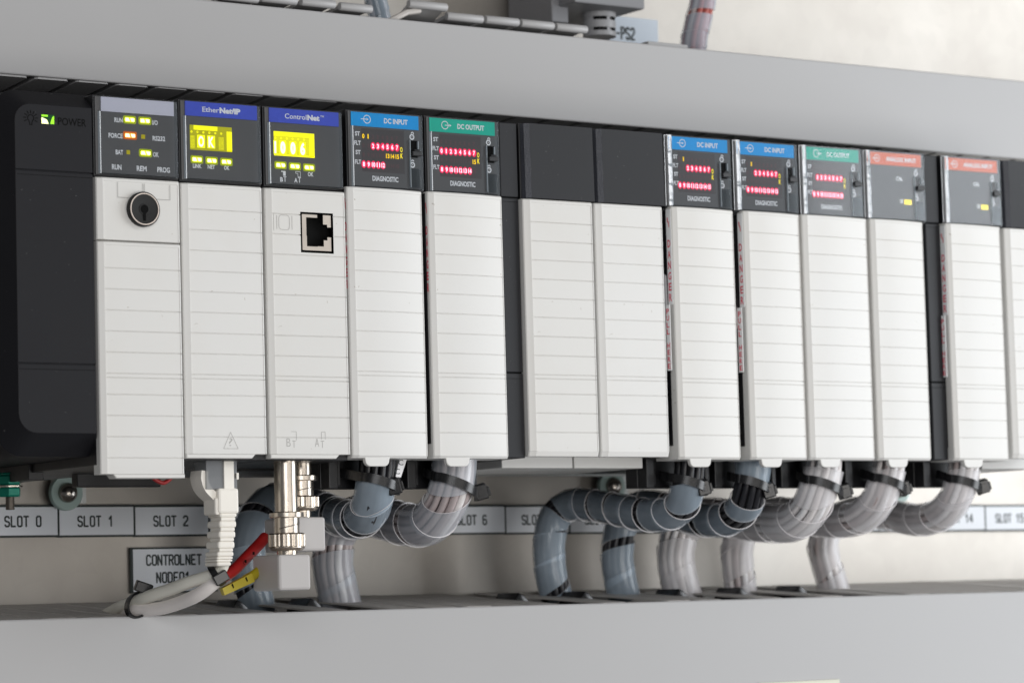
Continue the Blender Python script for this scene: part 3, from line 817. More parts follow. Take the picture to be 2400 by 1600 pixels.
def spacer(sx, x1, label):
    t = thing('spacer_strip', label, 'spacer strip', (sx+4, 60, -130), 'narrow black spacers in the rack')
    b = MB()
    for (za, zb) in ((.2, -28.9), (-29.3, -97.2), (-97.6, -130.4)): b.box(sx, x1, 1.4, 60, zb, za, .35)
    b.build('body', 'insert', t)
    MB().box(sx+.3, x1-.3, 2.2, 58, -130, 0).build('core', 'engrave', t)
    for z in (-30.8, -99.7):
        g = MB(); g.rect(sx+.3, x1-.3, z-.08, z+.08, 1.37); g.build('seam', 'engrave', t, fix=False)
    return t

# ------------------------------------------------------------------ slot 0: processor
t = thing('processor_module', 'processor module with a key switch, plain grey strip and six status lights', 'processor', (17, 60, -138), 'plug-in modules in the rack')
sx, zt = -.3, -1.4
housing(t, sx, zt, -133.5, 34.2)
d = display(t, sx, zt, -30.3)
MB().box(sx+2.9, sx+32.2, -.75, -.4, zt-5.9, zt-.7).build('label_strip', 'strip_grey', d)
s = MB(); y = -.5
for (a, x0, x1, z, c) in (('RUN', 8.3, 11.6, -8.7, 1.7), ('I/O', 23.5, 25.7, -8.7, 1.7), ('FORCE', 5.9, 11.5, -14.4, 1.7), ('RS232', 23.5, 28.6, -14.4, 1.7),
                          ('BAT', 8.6, 11.6, -20.3, 1.7), ('OK', 23.6, 25.9, -20.3, 1.7), ('RUN', 7.0, 10.8, -25.7, 1.9), ('REM', 16.9, 20.9, -25.7, 1.9), ('PROG', 25.2, 30.3, -25.7, 1.9)):
    text(s, a, sx+x0, sx+x1, zt+z, c, y, .03)
s.build('lettering', 'ink', d, fix=False)
for (x0, x1, z, k) in ((12.4, 16.4, -8.3, 'y'), (18.5, 22.5, -8.3, 'y'), (12.3, 16.6, -14.0, 'o'), (18.7, 22.3, -14.1, 'dim'), (12.7, 16.0, -20.1, 'dim'), (18.5, 22.6, -20.0, 'y')):
    lamp(d, sx+x0, sx+x1, zt+z, 1.7, k)
clear_cover(d, sx, zt, -30.3, False, -6.0)
ztd = -31.1; xl, w = .1, 33.2
dm = door_mb(w, 22.5, [], -1.6, 0, x0=xl, zt=ztd, botbev=.3, cham=2.2)
up = dm.build('front_panel', 'white', t, smooth=22)
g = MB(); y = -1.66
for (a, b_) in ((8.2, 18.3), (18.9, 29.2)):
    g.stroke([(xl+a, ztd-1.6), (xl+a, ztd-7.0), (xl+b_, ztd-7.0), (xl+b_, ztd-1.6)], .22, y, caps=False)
g.build('card_outlines', 'markshade', up, fix=False)
ks = MB(); cx, cz = xl+17.9, ztd-11.0
ks.lathe([(6.3, -1.5), (6.3, -3.1), (6.1, -3.4), (5.8, -3.4)], (cx, 0, cz), 'Y', 44, 0, caps=False)
ks.lathe([(5.8, -3.4), (5.75, -3.6), (5.4, -3.6), (5.35, -3.3)], (cx, 0, cz), 'Y', 44, 1, caps=False)
ks.lathe([(5.35, -3.3), (2.1, -3.05), (2.0, -3.2), (1.6, -3.2), (1.5, -2.4), (.01, -2.4)], (cx, 0, cz), 'Y', 44, 0, caps=False)
kb = ks.build('key_switch', [plastic('switch_black', (0.010, 0.010, 0.010), 0.5, 0.05, spec=0.3), plastic('switch_ring', (0.85, 0.74, 0.66), 0.35, 0.03, metallic=0.6)], t, smooth=30)
k = MB(); k.rect(cx-.5, cx+.55, cz-4.2, cz+.9, -3.32); k.disc(cx, cz, 1.4, -3.3, 20); k.build('keyhole', 'engrave', kb, fix=False)
dm = door_mb(w, 82.9, grooves(9.6, 7.5, 10, 5), -1.7, 0, x0=xl, zt=-54.0, botbev=.2, cham=2.2)
dm.prism([(xl+5.8, -138.3), (xl+w, -138.3), (xl+w, -136.85), (xl+4.6, -136.85)], -1.6, 4, .4)
dm.build('door', 'white', t, smooth=22)
rl = MB(); a = at(382, 1122, 14)
rl.tube(catmull([(a.x-4.0, 14, -137.5), (a.x-2.5, 14, a.z-.6), (a.x, 14, a.z-1.4), (a.x+2.3, 14, a.z-.4), (a.x+3.6, 14, -137.0)], 6), .75, 10)
rl.build('battery_lead', 'redcord', t, smooth=60)

# ------------------------------------------------------------------ slots 1 and 2: network modules
def net_module(name, sx, xl, w, zt, label, words, screen_txt, hole=None):
    t = thing(name, label, 'network module', (sx+17, 60, -131), 'plug-in modules in the rack')
    housing(t, sx, zt, -131.6, 34.6)
    d = display(t, sx, zt, -30.4, x1=33.9)
    MB().box(sx+2.4, sx+32.3, -.75, -.4, zt-6.0, zt-.7).build('label_strip', 'strip_violet', d)
    s = MB()
    if words == 'E':
        text(s, 'Ether', sx+9.5, sx+16.4, zt-3.3, 1.85, -.79, .012)
        for (x0, x1) in ((9.3, 10.4),): 
            s.rect(sx+x0, sx+x1, zt-4.28, zt-4.14, -.79); s.rect(sx+x0, sx+x1, zt-2.46, zt-2.34, -.79)
        text(s, 'Net/IP', sx+16.6, sx+25.3, zt-3.3, 2.1, -.79, .06)
    else:
        text(s, 'Control', sx+9.1, sx+18.4, zt-3.4, 1.85, -.79, .012); text(s, 'Net', sx+18.7, sx+24.0, zt-3.4, 2.1, -.79, .06)
        text(s, 'TM', sx+24.3, sx+25.9, zt-2.6, .7, -.79, .01)
    if words == 'E':
        for a, x in (('LINK', 5.3), ('NET', 11.4), ('OK', 18.2)): text(s, a, sx+x, sx+x+(3.6 if a == 'LINK' else 3.0 if a == 'NET' else 2.2), zt-24.3, 1.5, -.5, .035)
    else:
        text(s, 'B', sx+6.7, sx+7.9, zt-27.2, 1.7, -.5, .035); text(s, 'A', sx+12.7, sx+14.1, zt-27.2, 1.7, -.5, .035); text(s, 'OK', sx+18.6, sx+21.0, zt-24.6, 1.6, -.5, .035)
        for x in (8.3, 14.5):
            s.rect(sx+x-.2, sx+x+1.1, zt-26.3, zt-26.05, -.5); s.rect(sx+x+.3, sx+x+.62, zt-28.0, zt-26.3, -.5)
        s.rect(sx+8.0, sx+9.1, zt-25.8, zt-24.4, -.5); s.rect(sx+7.2, sx+9.1, zt-24.4, zt-24.0, -.5)
        s.stroke([(sx+14.3, zt-25.8), (sx+15.4, zt-25.8), (sx+15.4, zt-23.9), (sx+13.4, zt-23.9), (sx+13.4, zt-24.6), (sx+14.3, zt-24.6), (sx+14.3, zt-25.8)], .18, -.5, caps=False)
    s.build('lettering', 'ink', d, fix=False)
    # dot-matrix read-out
    x0, x1, z1, z0 = sx+4.3, sx+21.7, zt-9.3, zt-18.4
    m = MB(); m.rect(x0, x1, z0, z1, -.50, 0)
    hot = words == 'C'
    m.rect(x0+(0 if hot else 1.6), x1-(0 if hot else 6.0), z1-1.7, z1-.1, -.53, 1)
    m.rect(x1-2.2, x1, z0+.1, z1-(1.6 if not hot else 1.8), -.53, 1); m.rect(x0, x1, z0+.05, z0+.65, -.53, 1 if hot else 0)
    for i in range(6): m.ring(x0+.7+2.45*i, z1-2.5, .18, .42, -.53, 12, 1)
    for gx0, nx_ in (((x0+.2), 5), ((x0+11.9), 6)) if not hot else ():
        for i in range(nx_):
            for j in range(11): m.rect(gx0+.36*i, gx0+.36*i+.2, z0+.7+.42*j, z0+.95+.42*j, -.53, 1)
    m.build('read_out', [M['matrix'] if not hot else M.setdefault('matrix2', glow('matrix_back_bright', (0.84, 0.80, 0.0), 0.8)), 'matrix_hot'], d, fix=False)
    q, h_ = MB(), MB()
    if not hot:
        for c_, xa in (('O', 3.4), ('K', 7.6)):
            text(q, c_, x0+xa, x0+xa+2.3, z0+3.2, 3.9, -.60, .03)
            h_.rect(x0+xa-.45, x0+xa+2.75, z0+.9, z0+5.6, -.565)
    else:
        for c_, xa, w_ in (('1', .15, .8), ('0', 2.7, 2.2), ('0', 7.0, 2.2), ('6', 11.2, 2.1)):
            text(q, c_, x0+xa, x0+xa+w_, z0+3.1, 4.5, -.60, .07 if c_ == '0' else .05)
            h_.rect(x0+xa-.3, x0+xa+w_+.3, z0+.6, z0+5.7, -.565)
    q.build('lit_digits', 'led_core', d, fix=False); h_.build('glow_spots', 'led', d, fix=False)
    for x in (5.0, 11.1, 17.2): lamp(d, sx+x, sx+x+4.0, zt-21.9-.1*(x-5)/6, 1.7, 'y')
    clear_cover(d, sx, zt, -30.4, False, -6.2)
    H = 98.2; ztd = -31.4
    dm = door_mb(w, H, grooves(9.5, 7.5, 12, 8), -1.6, 0, hole=hole, x0=xl, zt=ztd, botbev=.2, cham=2.4)
    zb = ztd-H
    dm.prism([(xl, zb-1.5), (xl+w-6.4, zb-1.5), (xl+w-4.8, zb+.05), (xl, zb+.05)], -1.5, 4, .4)
    dr = dm.build('door', 'white', t, smooth=22)
    return t, d, dr, ztd
t, d, dr, ztd = net_module('network_module', 34.1, 34.2, 33.3, -.6, 'network module with violet strip, OK read-out and no socket on its door', 'E', 'OK')
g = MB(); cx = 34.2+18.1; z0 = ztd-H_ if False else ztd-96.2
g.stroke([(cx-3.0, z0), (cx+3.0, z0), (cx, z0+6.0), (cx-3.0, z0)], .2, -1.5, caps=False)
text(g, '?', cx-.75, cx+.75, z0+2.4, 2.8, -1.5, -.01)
g.build('warning_mark', 'markshade', dr, fix=False)
# slot 2
hx0, hx1, hz0, hz1 = 14.6, 28.7, 8.3, 23.4
t, d, dr, ztd = net_module('network_module', 69.1, 68.9, 34.2, -.7, 'network module with violet strip, glowing number read-out and a square socket on its door', 'C', '006', hole=(hx0, hx1, hz0, hz1))
X0 = 68.9+hx0; Z1 = ztd-hz0; ww = hx1-hx0; hh = hz1-hz0
j = MB(); y = -1.3
vs = [(X0+a*ww, yy_, Z1-b_*hh) for yy_ in (y, 1.9) for (a, b_) in ((0, 0), (1, 0), (1, 1), (0, 1))]
j.add(vs, [(0, 1, 5, 4), (1, 2, 6, 5), (2, 3, 7, 6), (3, 0, 4, 7), (4, 5, 6, 7)])
jk = j.build('socket', 'engrave', t)
def sk(u, v): return (X0+(u-375)/(657-375)*ww, Z1-(v-982-.06*(u-375))/(1345-982)*hh)
op = [sk(*p) for p in ((430, 1030), (525, 1036), (525, 1008), (575, 1010), (575, 1095), (610, 1098), (610, 1122), (645, 1126), (645, 1210), (610, 1212), (610, 1236), (578, 1238), (578, 1295), (433, 1290))]
gx = sorted(set([round(X0+.95, 3), round(X0+ww-.75, 3)]+[round(p[0], 3) for p in op])); gz = sorted(set([round(Z1-.75, 3), round(Z1-hh+.95, 3)]+[round(p[1], 3) for p in op]))
def inside(x, z):
    c_ = False
    for i in range(len(op)):
        (ax, az), (bx, bz_) = op[i], op[i-1]
        if (az > z) != (bz_ > z) and x < (bx-ax)*(z-az)/(bz_-az)+ax: c_ = not c_
    return c_
pm = MB()
for i in range(len(gx)-1):
    for k in range(len(gz)-1):
        if gx[i] < X0+.94 or gx[i+1] > X0+ww-.74 or gz[k] < Z1-hh+.94 or gz[k+1] > Z1-.74: continue
        if not inside((gx[i]+gx[i+1])/2, (gz[k]+gz[k+1])/2): pm.rect(gx[i], gx[i+1], gz[k], gz[k+1], -1.0)
pm.build('shield', plastic('socket_shield', (0.55, 0.49, 0.43), 0.38, 0.06, 150, 0.0, metallic=0.55), jk, fix=False)
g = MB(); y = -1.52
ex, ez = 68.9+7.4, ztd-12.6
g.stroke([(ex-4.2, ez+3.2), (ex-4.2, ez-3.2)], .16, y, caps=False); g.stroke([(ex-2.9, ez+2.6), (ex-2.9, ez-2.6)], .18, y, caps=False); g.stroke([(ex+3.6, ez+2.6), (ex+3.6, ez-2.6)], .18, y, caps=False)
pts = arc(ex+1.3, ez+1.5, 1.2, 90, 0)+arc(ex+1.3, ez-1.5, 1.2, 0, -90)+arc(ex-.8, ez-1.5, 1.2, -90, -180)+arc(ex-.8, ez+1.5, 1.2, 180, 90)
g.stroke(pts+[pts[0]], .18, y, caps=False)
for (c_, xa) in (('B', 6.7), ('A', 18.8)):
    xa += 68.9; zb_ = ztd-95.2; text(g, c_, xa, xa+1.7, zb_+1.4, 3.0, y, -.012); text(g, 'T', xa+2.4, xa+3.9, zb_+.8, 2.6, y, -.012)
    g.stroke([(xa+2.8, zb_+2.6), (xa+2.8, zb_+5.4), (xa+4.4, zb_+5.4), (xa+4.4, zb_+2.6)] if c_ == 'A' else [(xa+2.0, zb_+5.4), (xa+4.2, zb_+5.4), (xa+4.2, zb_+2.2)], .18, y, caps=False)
g.build('moulded_marks_shaded', 'markshade', dr, fix=False)

# ------------------------------------------------------------------ I/O modules
io_module('in', 105.0, (103.6, 137.8), 'first input module beside the network modules, blue strip, two amber digits in its top row',
          ('yyrrrrrr'.replace('r', '.'), '..rrrrrr', '.....yyy', 'rrrrr...'), False, True)
io_module('out', 140.0, (139.5, 174.6), 'output module with green strip next to the black spacer, wrapped grey wires below',
          ('........', 'rrrrrrrr', '.......y', 'rrrrrrr.'), False, True)
spacer(175.4, 183.6, 'narrow black spacer between the green-strip output module and the filler modules')
blank_module(184.7, (184.0, 217.0), 'filler module with plain black top next to the narrow black spacer')
blank_module(219.4, (218.4, 251.5), 'filler module with plain black top touching a blue-strip input module')
io_module('in', 254.3, (255.7, 288.3), 'input module with blue strip right beside the plain filler modules',
          ('.y......', '..rrrrrr', '........', 'rrrrrrrr'), True, True)
io_module('in', 289.3, (292.3, 323.2), 'input module with blue strip touching the green-strip module on its right',
          ('.y......', '..rrrrrr', '........', 'rrrrrrrr'), True, True)
io_module('out', 324.3, (323.4, 359.7), 'output module with green strip between a blue-strip and an orange-strip module',
          ('........', '.rrrrrrr', '........', 'rrrrrrrr'), True, False)
io_module('an', 359.2, (360.3, 391.0), 'analog module with orange strip touching the green-strip output module', None, True, False)
spacer(394.2, 402.2, 'narrow black spacer between the two orange-strip modules')
io_module('an', 403.2, (402.8, 435.6), 'analog module with orange strip at the right end beyond the narrow spacer', None, True, True)
blank_module(438.2, (437.6, 471.0), 'filler module cut off by the right edge of the picture')
# the paper tags seen in the gaps beside two doors
q = MB(); q.add([(254.7, 1.5, -57), (254.7, 9, -52), (254.75, 9, -70), (254.75, 1.0, -84)], [(0, 1, 2, 3)])
o = q.build('wire_tag', 'wire_white', fix=False); tag(o, 'white paper wire tag in the gap left of a blue-strip door', 'wire tag')
g = MB(); side_letters(g, 'CCN-1', 254.62, 5.2, -59, 3.6, 2.6, 3.6); g.build('lettering', 'labelink', o, fix=False)
q = MB(); q.tube(catmull([(290.8, 14, -46), (291.0, 9, -58), (291.3, 5, -68), (291.5, 2.5, -77)], 8), 1.1, 8)
o = q.build('grey_wire', 'wire_grey', smooth=60); tag(o, 'loose grey wire in the gap between the two blue-strip doors', 'wire')

# ================================================================== SLOT LABELS
LBY = 147.6
x_b = [at(138, 1240, LBY).x-34.4+34.4*k for k in range(3)]+[at(491, 1240, LBY).x]
edges = []
b1 = at(491, 1240, LBY).x
xs3 = [at(138, 1240, LBY).x-34.3, at(138, 1240, LBY).x, at(316, 1240, LBY).x, b1, b1+34.2, b1+68.4]
for i in range(5): edges.append((i, xs3[i], xs3[i+1]))
b5 = at(872, 1240, LBY).x; edges.append((5, b5, at(1031, 1240, LBY).x))
q0 = at(1031, 1240, LBY).x; q1 = at(1186, 1240, LBY).x; q2 = at(1336, 1240, LBY).x
edges += [(6, q0, q1), (7, q1, q2)]+[(k, q2+34.3*(k-8), q2+34.3*(k-7)) for k in (8, 9, 10)]
r0 = at(2062, 1240, LBY).x; r1 = at(2188.6, 1240, LBY).x; r2 = at(2311, 1240, LBY).x
edges += [(11, r0-68.4, r0-34.2), (12, r0-34.2, r0), (13, r0, r1), (14, r1, r2), (15, r2, r2+33.6)]
def slot_label(k, xa, xb):
    zt_ = -141.9-(xa-60)*.0050; zb_ = zt_-13.0
    where = {0: 'leftmost in the row', 1: 'second from the left', 2: 'above the network name plate'}.get(k, 'in the row on the panel')
    t = thing('slot_label', 'engraved white label reading SLOT %d, %s' % (k, where), 'slot label', ((xa+xb)/2, 149, zb_), 'row of slot labels')
    MB().box(xa-.1, xb+.1, 148.0, 149.5, zb_, zt_).build('frame', 'labelink', t)
    MB().box(xa+.45, xb-.45, 147.75, 148.4, zb_+.85, zt_-.85, .08).build('plate', 'label', t)
    l = MB(); engrave(l, 'SLOT %d' % k, (xa+xb)/2-(.6 if k != 0 else -1.5), (zt_+zb_)/2-.1, 3.9, .75, 147.70, .84, .84)
    l.build('lettering', 'labelink', t, fix=False)
for e in edges: slot_label(*e)
a = at(306.5, 1281, LBY); b = at(511, 1385, LBY)
t = thing('name_plate', 'engraved plate reading CONTROLNET NODE 01 below the slot labels', 'name plate', ((a.x+b.x)/2, 149, b.z))
MB().box(a.x, b.x, 147.9, 149.5, b.z, a.z-.35).build('frame', 'labelink', t)
MB().box(a.x+1.0, b.x-.6, 147.65, 148.4, b.z+.6, a.z-1.0, .08).build('plate', 'label', t)
l = MB(); p = at(408, 1311, LBY); engrave(l, 'CONTROLNET', p.x, p.z, 3.9, .75, 147.6, .80, .83)
p = at(406, 1352, LBY); engrave(l, 'NODE01', p.x, p.z, 3.9, .75, 147.6, .82, .83)
l.build('lettering', 'labelink', t, fix=False)

# ================================================================== WRAPPED CABLE BUNDLES
def spiral(mb, fr, L, r, pitch, width, phase, gapmod, thick=.38, a_start=0.0, a_end=None):
    step = L/(len(fr)-1); nper = 26; a_end = a_end or L
    n = int((a_end-a_start+pitch)/pitch*nper)
    def pos(a, th, rad):
        f_ = max(0, min(len(fr)-1.001, a/step)); i = int(f_); k = f_-i
        p0, t0, u0, v0 = fr[i]; p1, t1, u1, v1 = fr[i+1]
        p = p0.lerp(p1, k)+(t0*(a-f_*step) if a < 0 else Vector((0, 0, 0))); u = u0.lerp(u1, k); v = v0.lerp(v1, k)
        return p+(u*math.cos(th)+v*math.sin(th))*rad
    rows = []
    for i in range(n+1):
        th = 2*math.pi*i/nper+phase; ac = a_start-pitch/2+pitch*i/nper; ac += pitch*.13*math.sin(ac*.19+phase*2.3)
        k_ = max(0.0, 1-max(0, ac-a_start)/42.0)+max(0, .13*math.sin(ac*.115+phase*5))
        wv = pitch*(1.0-k_*(pitch-width)/pitch*(1+gapmod*2*math.sin(ac*.21+phase*3))*2.2-.012*(1-k_))
        wv = max(pitch*.5, min(wv, pitch))
        lo, hi = ac-wv/2, ac+wv/2
        lo = max(a_start, min(a_end, lo)); hi = max(a_start, min(a_end, hi))
        row = []
        for (k, fr_) in ((0, 0), (.5, .5), (1, 1)):
            row.append(pos(lo+(hi-lo)*k, th, r+.28*(1-k)))
        inn = [pos(lo+(hi-lo)*k, th, r+.28*(1-k)-thick) for k in (0, .5, 1)]
        rows.append(row+inn)
    vs = [p for row in rows for p in row]; f0 = []; f1 = []
    for i in range(n):
        a, b_ = 6*i, 6*i+6
        f0 += [(a, b_, b_+1, a+1), (a+1, b_+1, b_+2, a+2)]
        f1 += [(a, a+3, b_+3, b_), (a+2, b_+2, b_+5, a+5)]
    mb.add(vs, f0, 0); mb.add(vs, f1, 1)
def rim(mb, fr, L, r, pitch, width, phase, gapmod): pass

def bundle(label, px, r, wiremat, wrapmat, pitch=11.5, wrap_from=4.0, nw=None, rw=1.35, accents=(), gap=.10, wfac=.93, ph=0.0, tiepx=None, tie_label='', tie_head=None, wr_end=None):
    P = [at(*q) for q in px]
    P[0].z = max(P[0].z, -122)
    path, L = resample(catmull(P, 12), 2.0); fr = frame_path(path)
    t = thing('cable_bundle', label, 'cable bundle', path[-1], 'spiral wrapped cable bundles under the rack')
    rr = r-rw-.55; nw = nw or max(5, int(2*math.pi*rr/(2*rw+.12)))
    for k in range(nw):
        a0 = 2*math.pi*k/nw+ph
        wp = []
        for i, (p, tt, u, v) in enumerate(fr):
            a_ = a0+.9*i/len(fr); wp.append(p+(u*math.cos(a_)+v*math.sin(a_))*rr*(1.0+.03*math.sin(i*.4+k)))
        MB().tube(wp, rw, 7).build('wire', accents[k % len(accents)] if accents else wiremat, t, smooth=60)
    core = MB(); core.tube(path, rr*.72, 8); core.build('wire', wiremat, t, smooth=60)
    sp = MB(); spiral(sp, fr, L, r, pitch, pitch*wfac, ph, gap, a_start=wrap_from, a_end=(wr_end or L))
    sp.build('spiral_wrap', [wrapmat, 'spiral_rim'], t, smooth=50)
    return t, fr, L

def cable_tie(label, c, r, left, head, zdrop=0.0):
    """c centre of the bundle, r outer radius, left = where the strap reaches the block, head = position of the lock"""
    t = thing('cable_tie', label, 'cable tie', c, 'black cable ties under the rack')
    c = Vector(c); left = Vector(left); head = Vector(head)
    pts = [left]; 
    e = (head-left); 
    def ell(a):  # loop in the plane holding left and head, seen from the front
        ca, sa = math.cos(a), math.sin(a)
        return Vector((c.x+(r+.7)*ca, c.y+(r+.7)*sa, c.z+(left.z-head.z)*(-.5*ca)+.0))
    path = [left]
    for i in range(13):
        a = math.radians(195+i*(345-195)/12); path.append(ell(a))
    path += [head]
    path = catmull(path, 4)
    w, th = 1.75, .55; vs = []; fs = []
    for i, p in enumerate(path):
        tt = (path[min(i+1, len(path)-1)]-path[max(0, i-1)]).normalized(); up = Vector((0, 0, 1)); up = (up-tt*up.dot(tt)).normalized(); nn = tt.cross(up)
        vs += [p+up*w-nn*th, p+up*w+nn*th, p-up*w+nn*th, p-up*w-nn*th]
    n = len(path)
    for i in range(n-1):
        for k in range(4): k2 = (k+1) % 4; fs.append((4*i+k, 4*i+k2, 4*i+4+k2, 4*i+4+k))
    fs += [(0, 1, 2, 3), (4*n-1, 4*n-2, 4*n-3, 4*n-4)]
    MB().add(vs, fs).build('strap', 'tie', t, smooth=40)
    # lock head, turned a little
    h = MB(); h.box(-2.6, 2.6, -2.3, 2.3, -3.0, 3.0, .5); h.box(2.5, 3.6, -1.6, 1.6, -2.2, 1.4, .3); h.box(-1.2, 1.2, -2.55, -2.2, -1.3, 1.3, .1)
    R = Euler((math.radians(8), math.radians(-14), math.radians(-28))).to_matrix()
    h.v = [head+R @ v for v in h.v]
    h.build('head', 'tie', t)
    return t

GW = ('wire_grey', 'wire_grey', 'wire_grey', 'wire_pale')
PW = ('wire_pale', 'wire_white', 'wire_pale', 'wire_white', 'wire_grey')
def tie_for(px_left, px_mid, px_head, r, yl, ym, yh, label):
    m = at(*px_mid, ym); return cable_tie(label, m, r, at(*px_left, yl), at(*px_head, yh))
# from the first input module (dark wires)
bundle('dark wires in clear wrap from the first input module, passing behind the metal connectors', [(886, 1060, 15), (884, 1100, 15), (878, 1150, 17), (868, 1190, 22), (842, 1216, 38), (800, 1212, 62), (755, 1195, 85), (700, 1174, 104), (646, 1172, 112), (604, 1206, 113), (580, 1262, 112), (580, 1330, 112), (594, 1390, 112), (606, 1440, 112)],
       7.6, 'wire_black', 'spiral', 15, 15, ph=2.2, gap=.14, wfac=.90)
tie_for((800, 1108), (880, 1133), (923, 1139), 8.0, 22, 16, 10, 'black cable tie round the dark wires under the first input module')
w = MB()
a, b = at(931, 1078, 12), at(958, 1078, 12); c_, d_ = at(938, 1118, 10), at(926, 1117, 10)
w.prism([(d_.x, d_.z), (c_.x, c_.z), (b.x, -125), (a.x+1, -125)], 9.5, 10.0)
o = w.build('wire_tag', 'wire_white'); tag(o, 'white printed wire sleeve sticking out beside the dark wires', 'wire tag')
g = MB(); text(g, 'C', c_.x-2.6, c_.x-.4, c_.z+2.2, 2.0, 9.4, .0); text(g, 'C', c_.x-1.0, c_.x+1.2, c_.z+5.6, 2.0, 9.4, .0); g.build('lettering', 'labelink', o, fix=False)
# from the first output module (grey wires)
bundle('pinkish grey wires in clear wrap below the left green-strip module', [(1066, 1060, 15), (1064, 1100, 15), (1056, 1145, 17), (1038, 1188, 23), (1003, 1226, 36), (950, 1228, 56), (900, 1214, 74), (850, 1208, 92), (806, 1222, 106), (784, 1262, 112), (779, 1320, 112), (788, 1370, 112), (800, 1420, 112)],
       8.6, 'wire_grey', 'spiral_mid', 15, 8, accents=GW, rw=1.5, ph=.6, gap=.12, wfac=.9)
tie_for((994, 1105), (1058, 1140), (1126, 1152), 9.0, 22, 16, 13, 'black cable tie round the pinkish grey wires under the left green-strip module')
# second group
bundle('dark wires in clear wrap arching furthest left in the second group', [(1618, 1060, 15), (1616, 1100, 15), (1610, 1150, 17), (1596, 1186, 23), (1556, 1206, 36), (1500, 1204, 54), (1445, 1193, 72), (1390, 1184, 90), (1338, 1182, 104), (1303, 1206, 111), (1289, 1250, 112), (1286, 1295, 112), (1291, 1345, 112), (1306, 1405, 112)],
       7.0, 'wire_black', 'spiral', 12.5, 16, ph=1.0, gap=.10, wfac=.95)
tie_for((1547, 1113), (1608, 1136), (1648, 1142), 7.6, 22, 16, 10, 'black cable tie round the dark wires under the input module next to the fillers')
bundle('dark wires in clear wrap, second from the left in the right-hand group', [(1766, 1060, 15), (1764, 1100, 15), (1756, 1150, 17), (1742, 1190, 24), (1700, 1217, 40), (1650, 1218, 57), (1600, 1206, 74), (1545, 1188, 92), (1494, 1188, 105), (1462, 1216, 111), (1449, 1262, 112), (1446, 1310, 112), (1454, 1360, 112), (1465, 1405, 112)],
       7.2, 'wire_black', 'spiral', 14, 25, ph=2.6, gap=.14, wfac=.91)
w = MB(); m = at(1768, 1100, 14)
w.tube([Vector((m.x-.5, 15, m.z+7)), Vector((m.x, 15, m.z)), Vector((m.x-.6, 16, m.z-5))], 7.6, 22, caps=False)
tag(w.build('plastic_sleeve', 'spiral', smooth=60), 'short clear plastic sleeve round wires above the second tie of the right group', 'sleeve')
tie_for((1706, 1115), (1756, 1138), (1800, 1148), 7.8, 22, 16, 10, 'black cable tie below the short clear sleeve')
bundle('grey and white wires in pale wrap below the right green-strip module', [(1934, 1060, 15), (1930, 1098, 15), (1918, 1145, 17), (1900, 1188, 24), (1862, 1222, 38), (1812, 1226, 55), (1760, 1222, 72), (1700, 1212, 88), (1640, 1212, 103), (1598, 1240, 111), (1583, 1290, 112), (1586, 1335, 112), (1598, 1380, 112), (1606, 1410, 112)],
       8.4, 'wire_pale', 'spiral_pale', 16.0, 12, accents=PW, rw=1.5, ph=.4, gap=.12, wfac=.9)
tie_for((1868, 1112), (1920, 1142), (1978, 1150), 8.8, 22, 16, 13, 'black cable tie round the wires under the right green-strip module')
bundle('pale wires in clear wrap below the left orange-strip module', [(2086, 1060, 15), (2082, 1098, 15), (2070, 1145, 17), (2050, 1184, 24), (2010, 1214, 38), (1960, 1220, 55), (1910, 1216, 72), (1850, 1204, 88), (1790, 1204, 103), (1744, 1232, 111), (1727, 1285, 112), (1730, 1335, 112), (1738, 1400, 112)],
       7.4, 'wire_white', 'spiral_pale', 17.0, 12, accents=PW, rw=1.5, ph=1.4, gap=.08, wfac=.95)
tie_for((2018, 1108), (2074, 1136), (2117, 1143), 8.0, 22, 16, 13, 'black cable tie round the pale wires under the left orange-strip module')
bundle('pale wires in clear wrap furthest right, below the right orange-strip module', [(2262, 1060, 15), (2258, 1103, 15), (2248, 1145, 17), (2230, 1182, 24), (2194, 1210, 38), (2146, 1218, 55), (2096, 1208, 72), (2040, 1198, 90), (1985, 1204, 104), (1942, 1232, 112), (1928, 1280, 112), (1938, 1325, 112), (1952, 1372, 112), (1960, 1400, 112)],
       7.2, 'wire_white', 'spiral_pale', 17.0, 12, accents=PW, rw=1.5, ph=2.0, gap=.08, wfac=.95)
tie_for((2196, 1110), (2252, 1136), (2302, 1139), 7.9, 22, 16, 13, 'black cable tie round the wires furthest right')

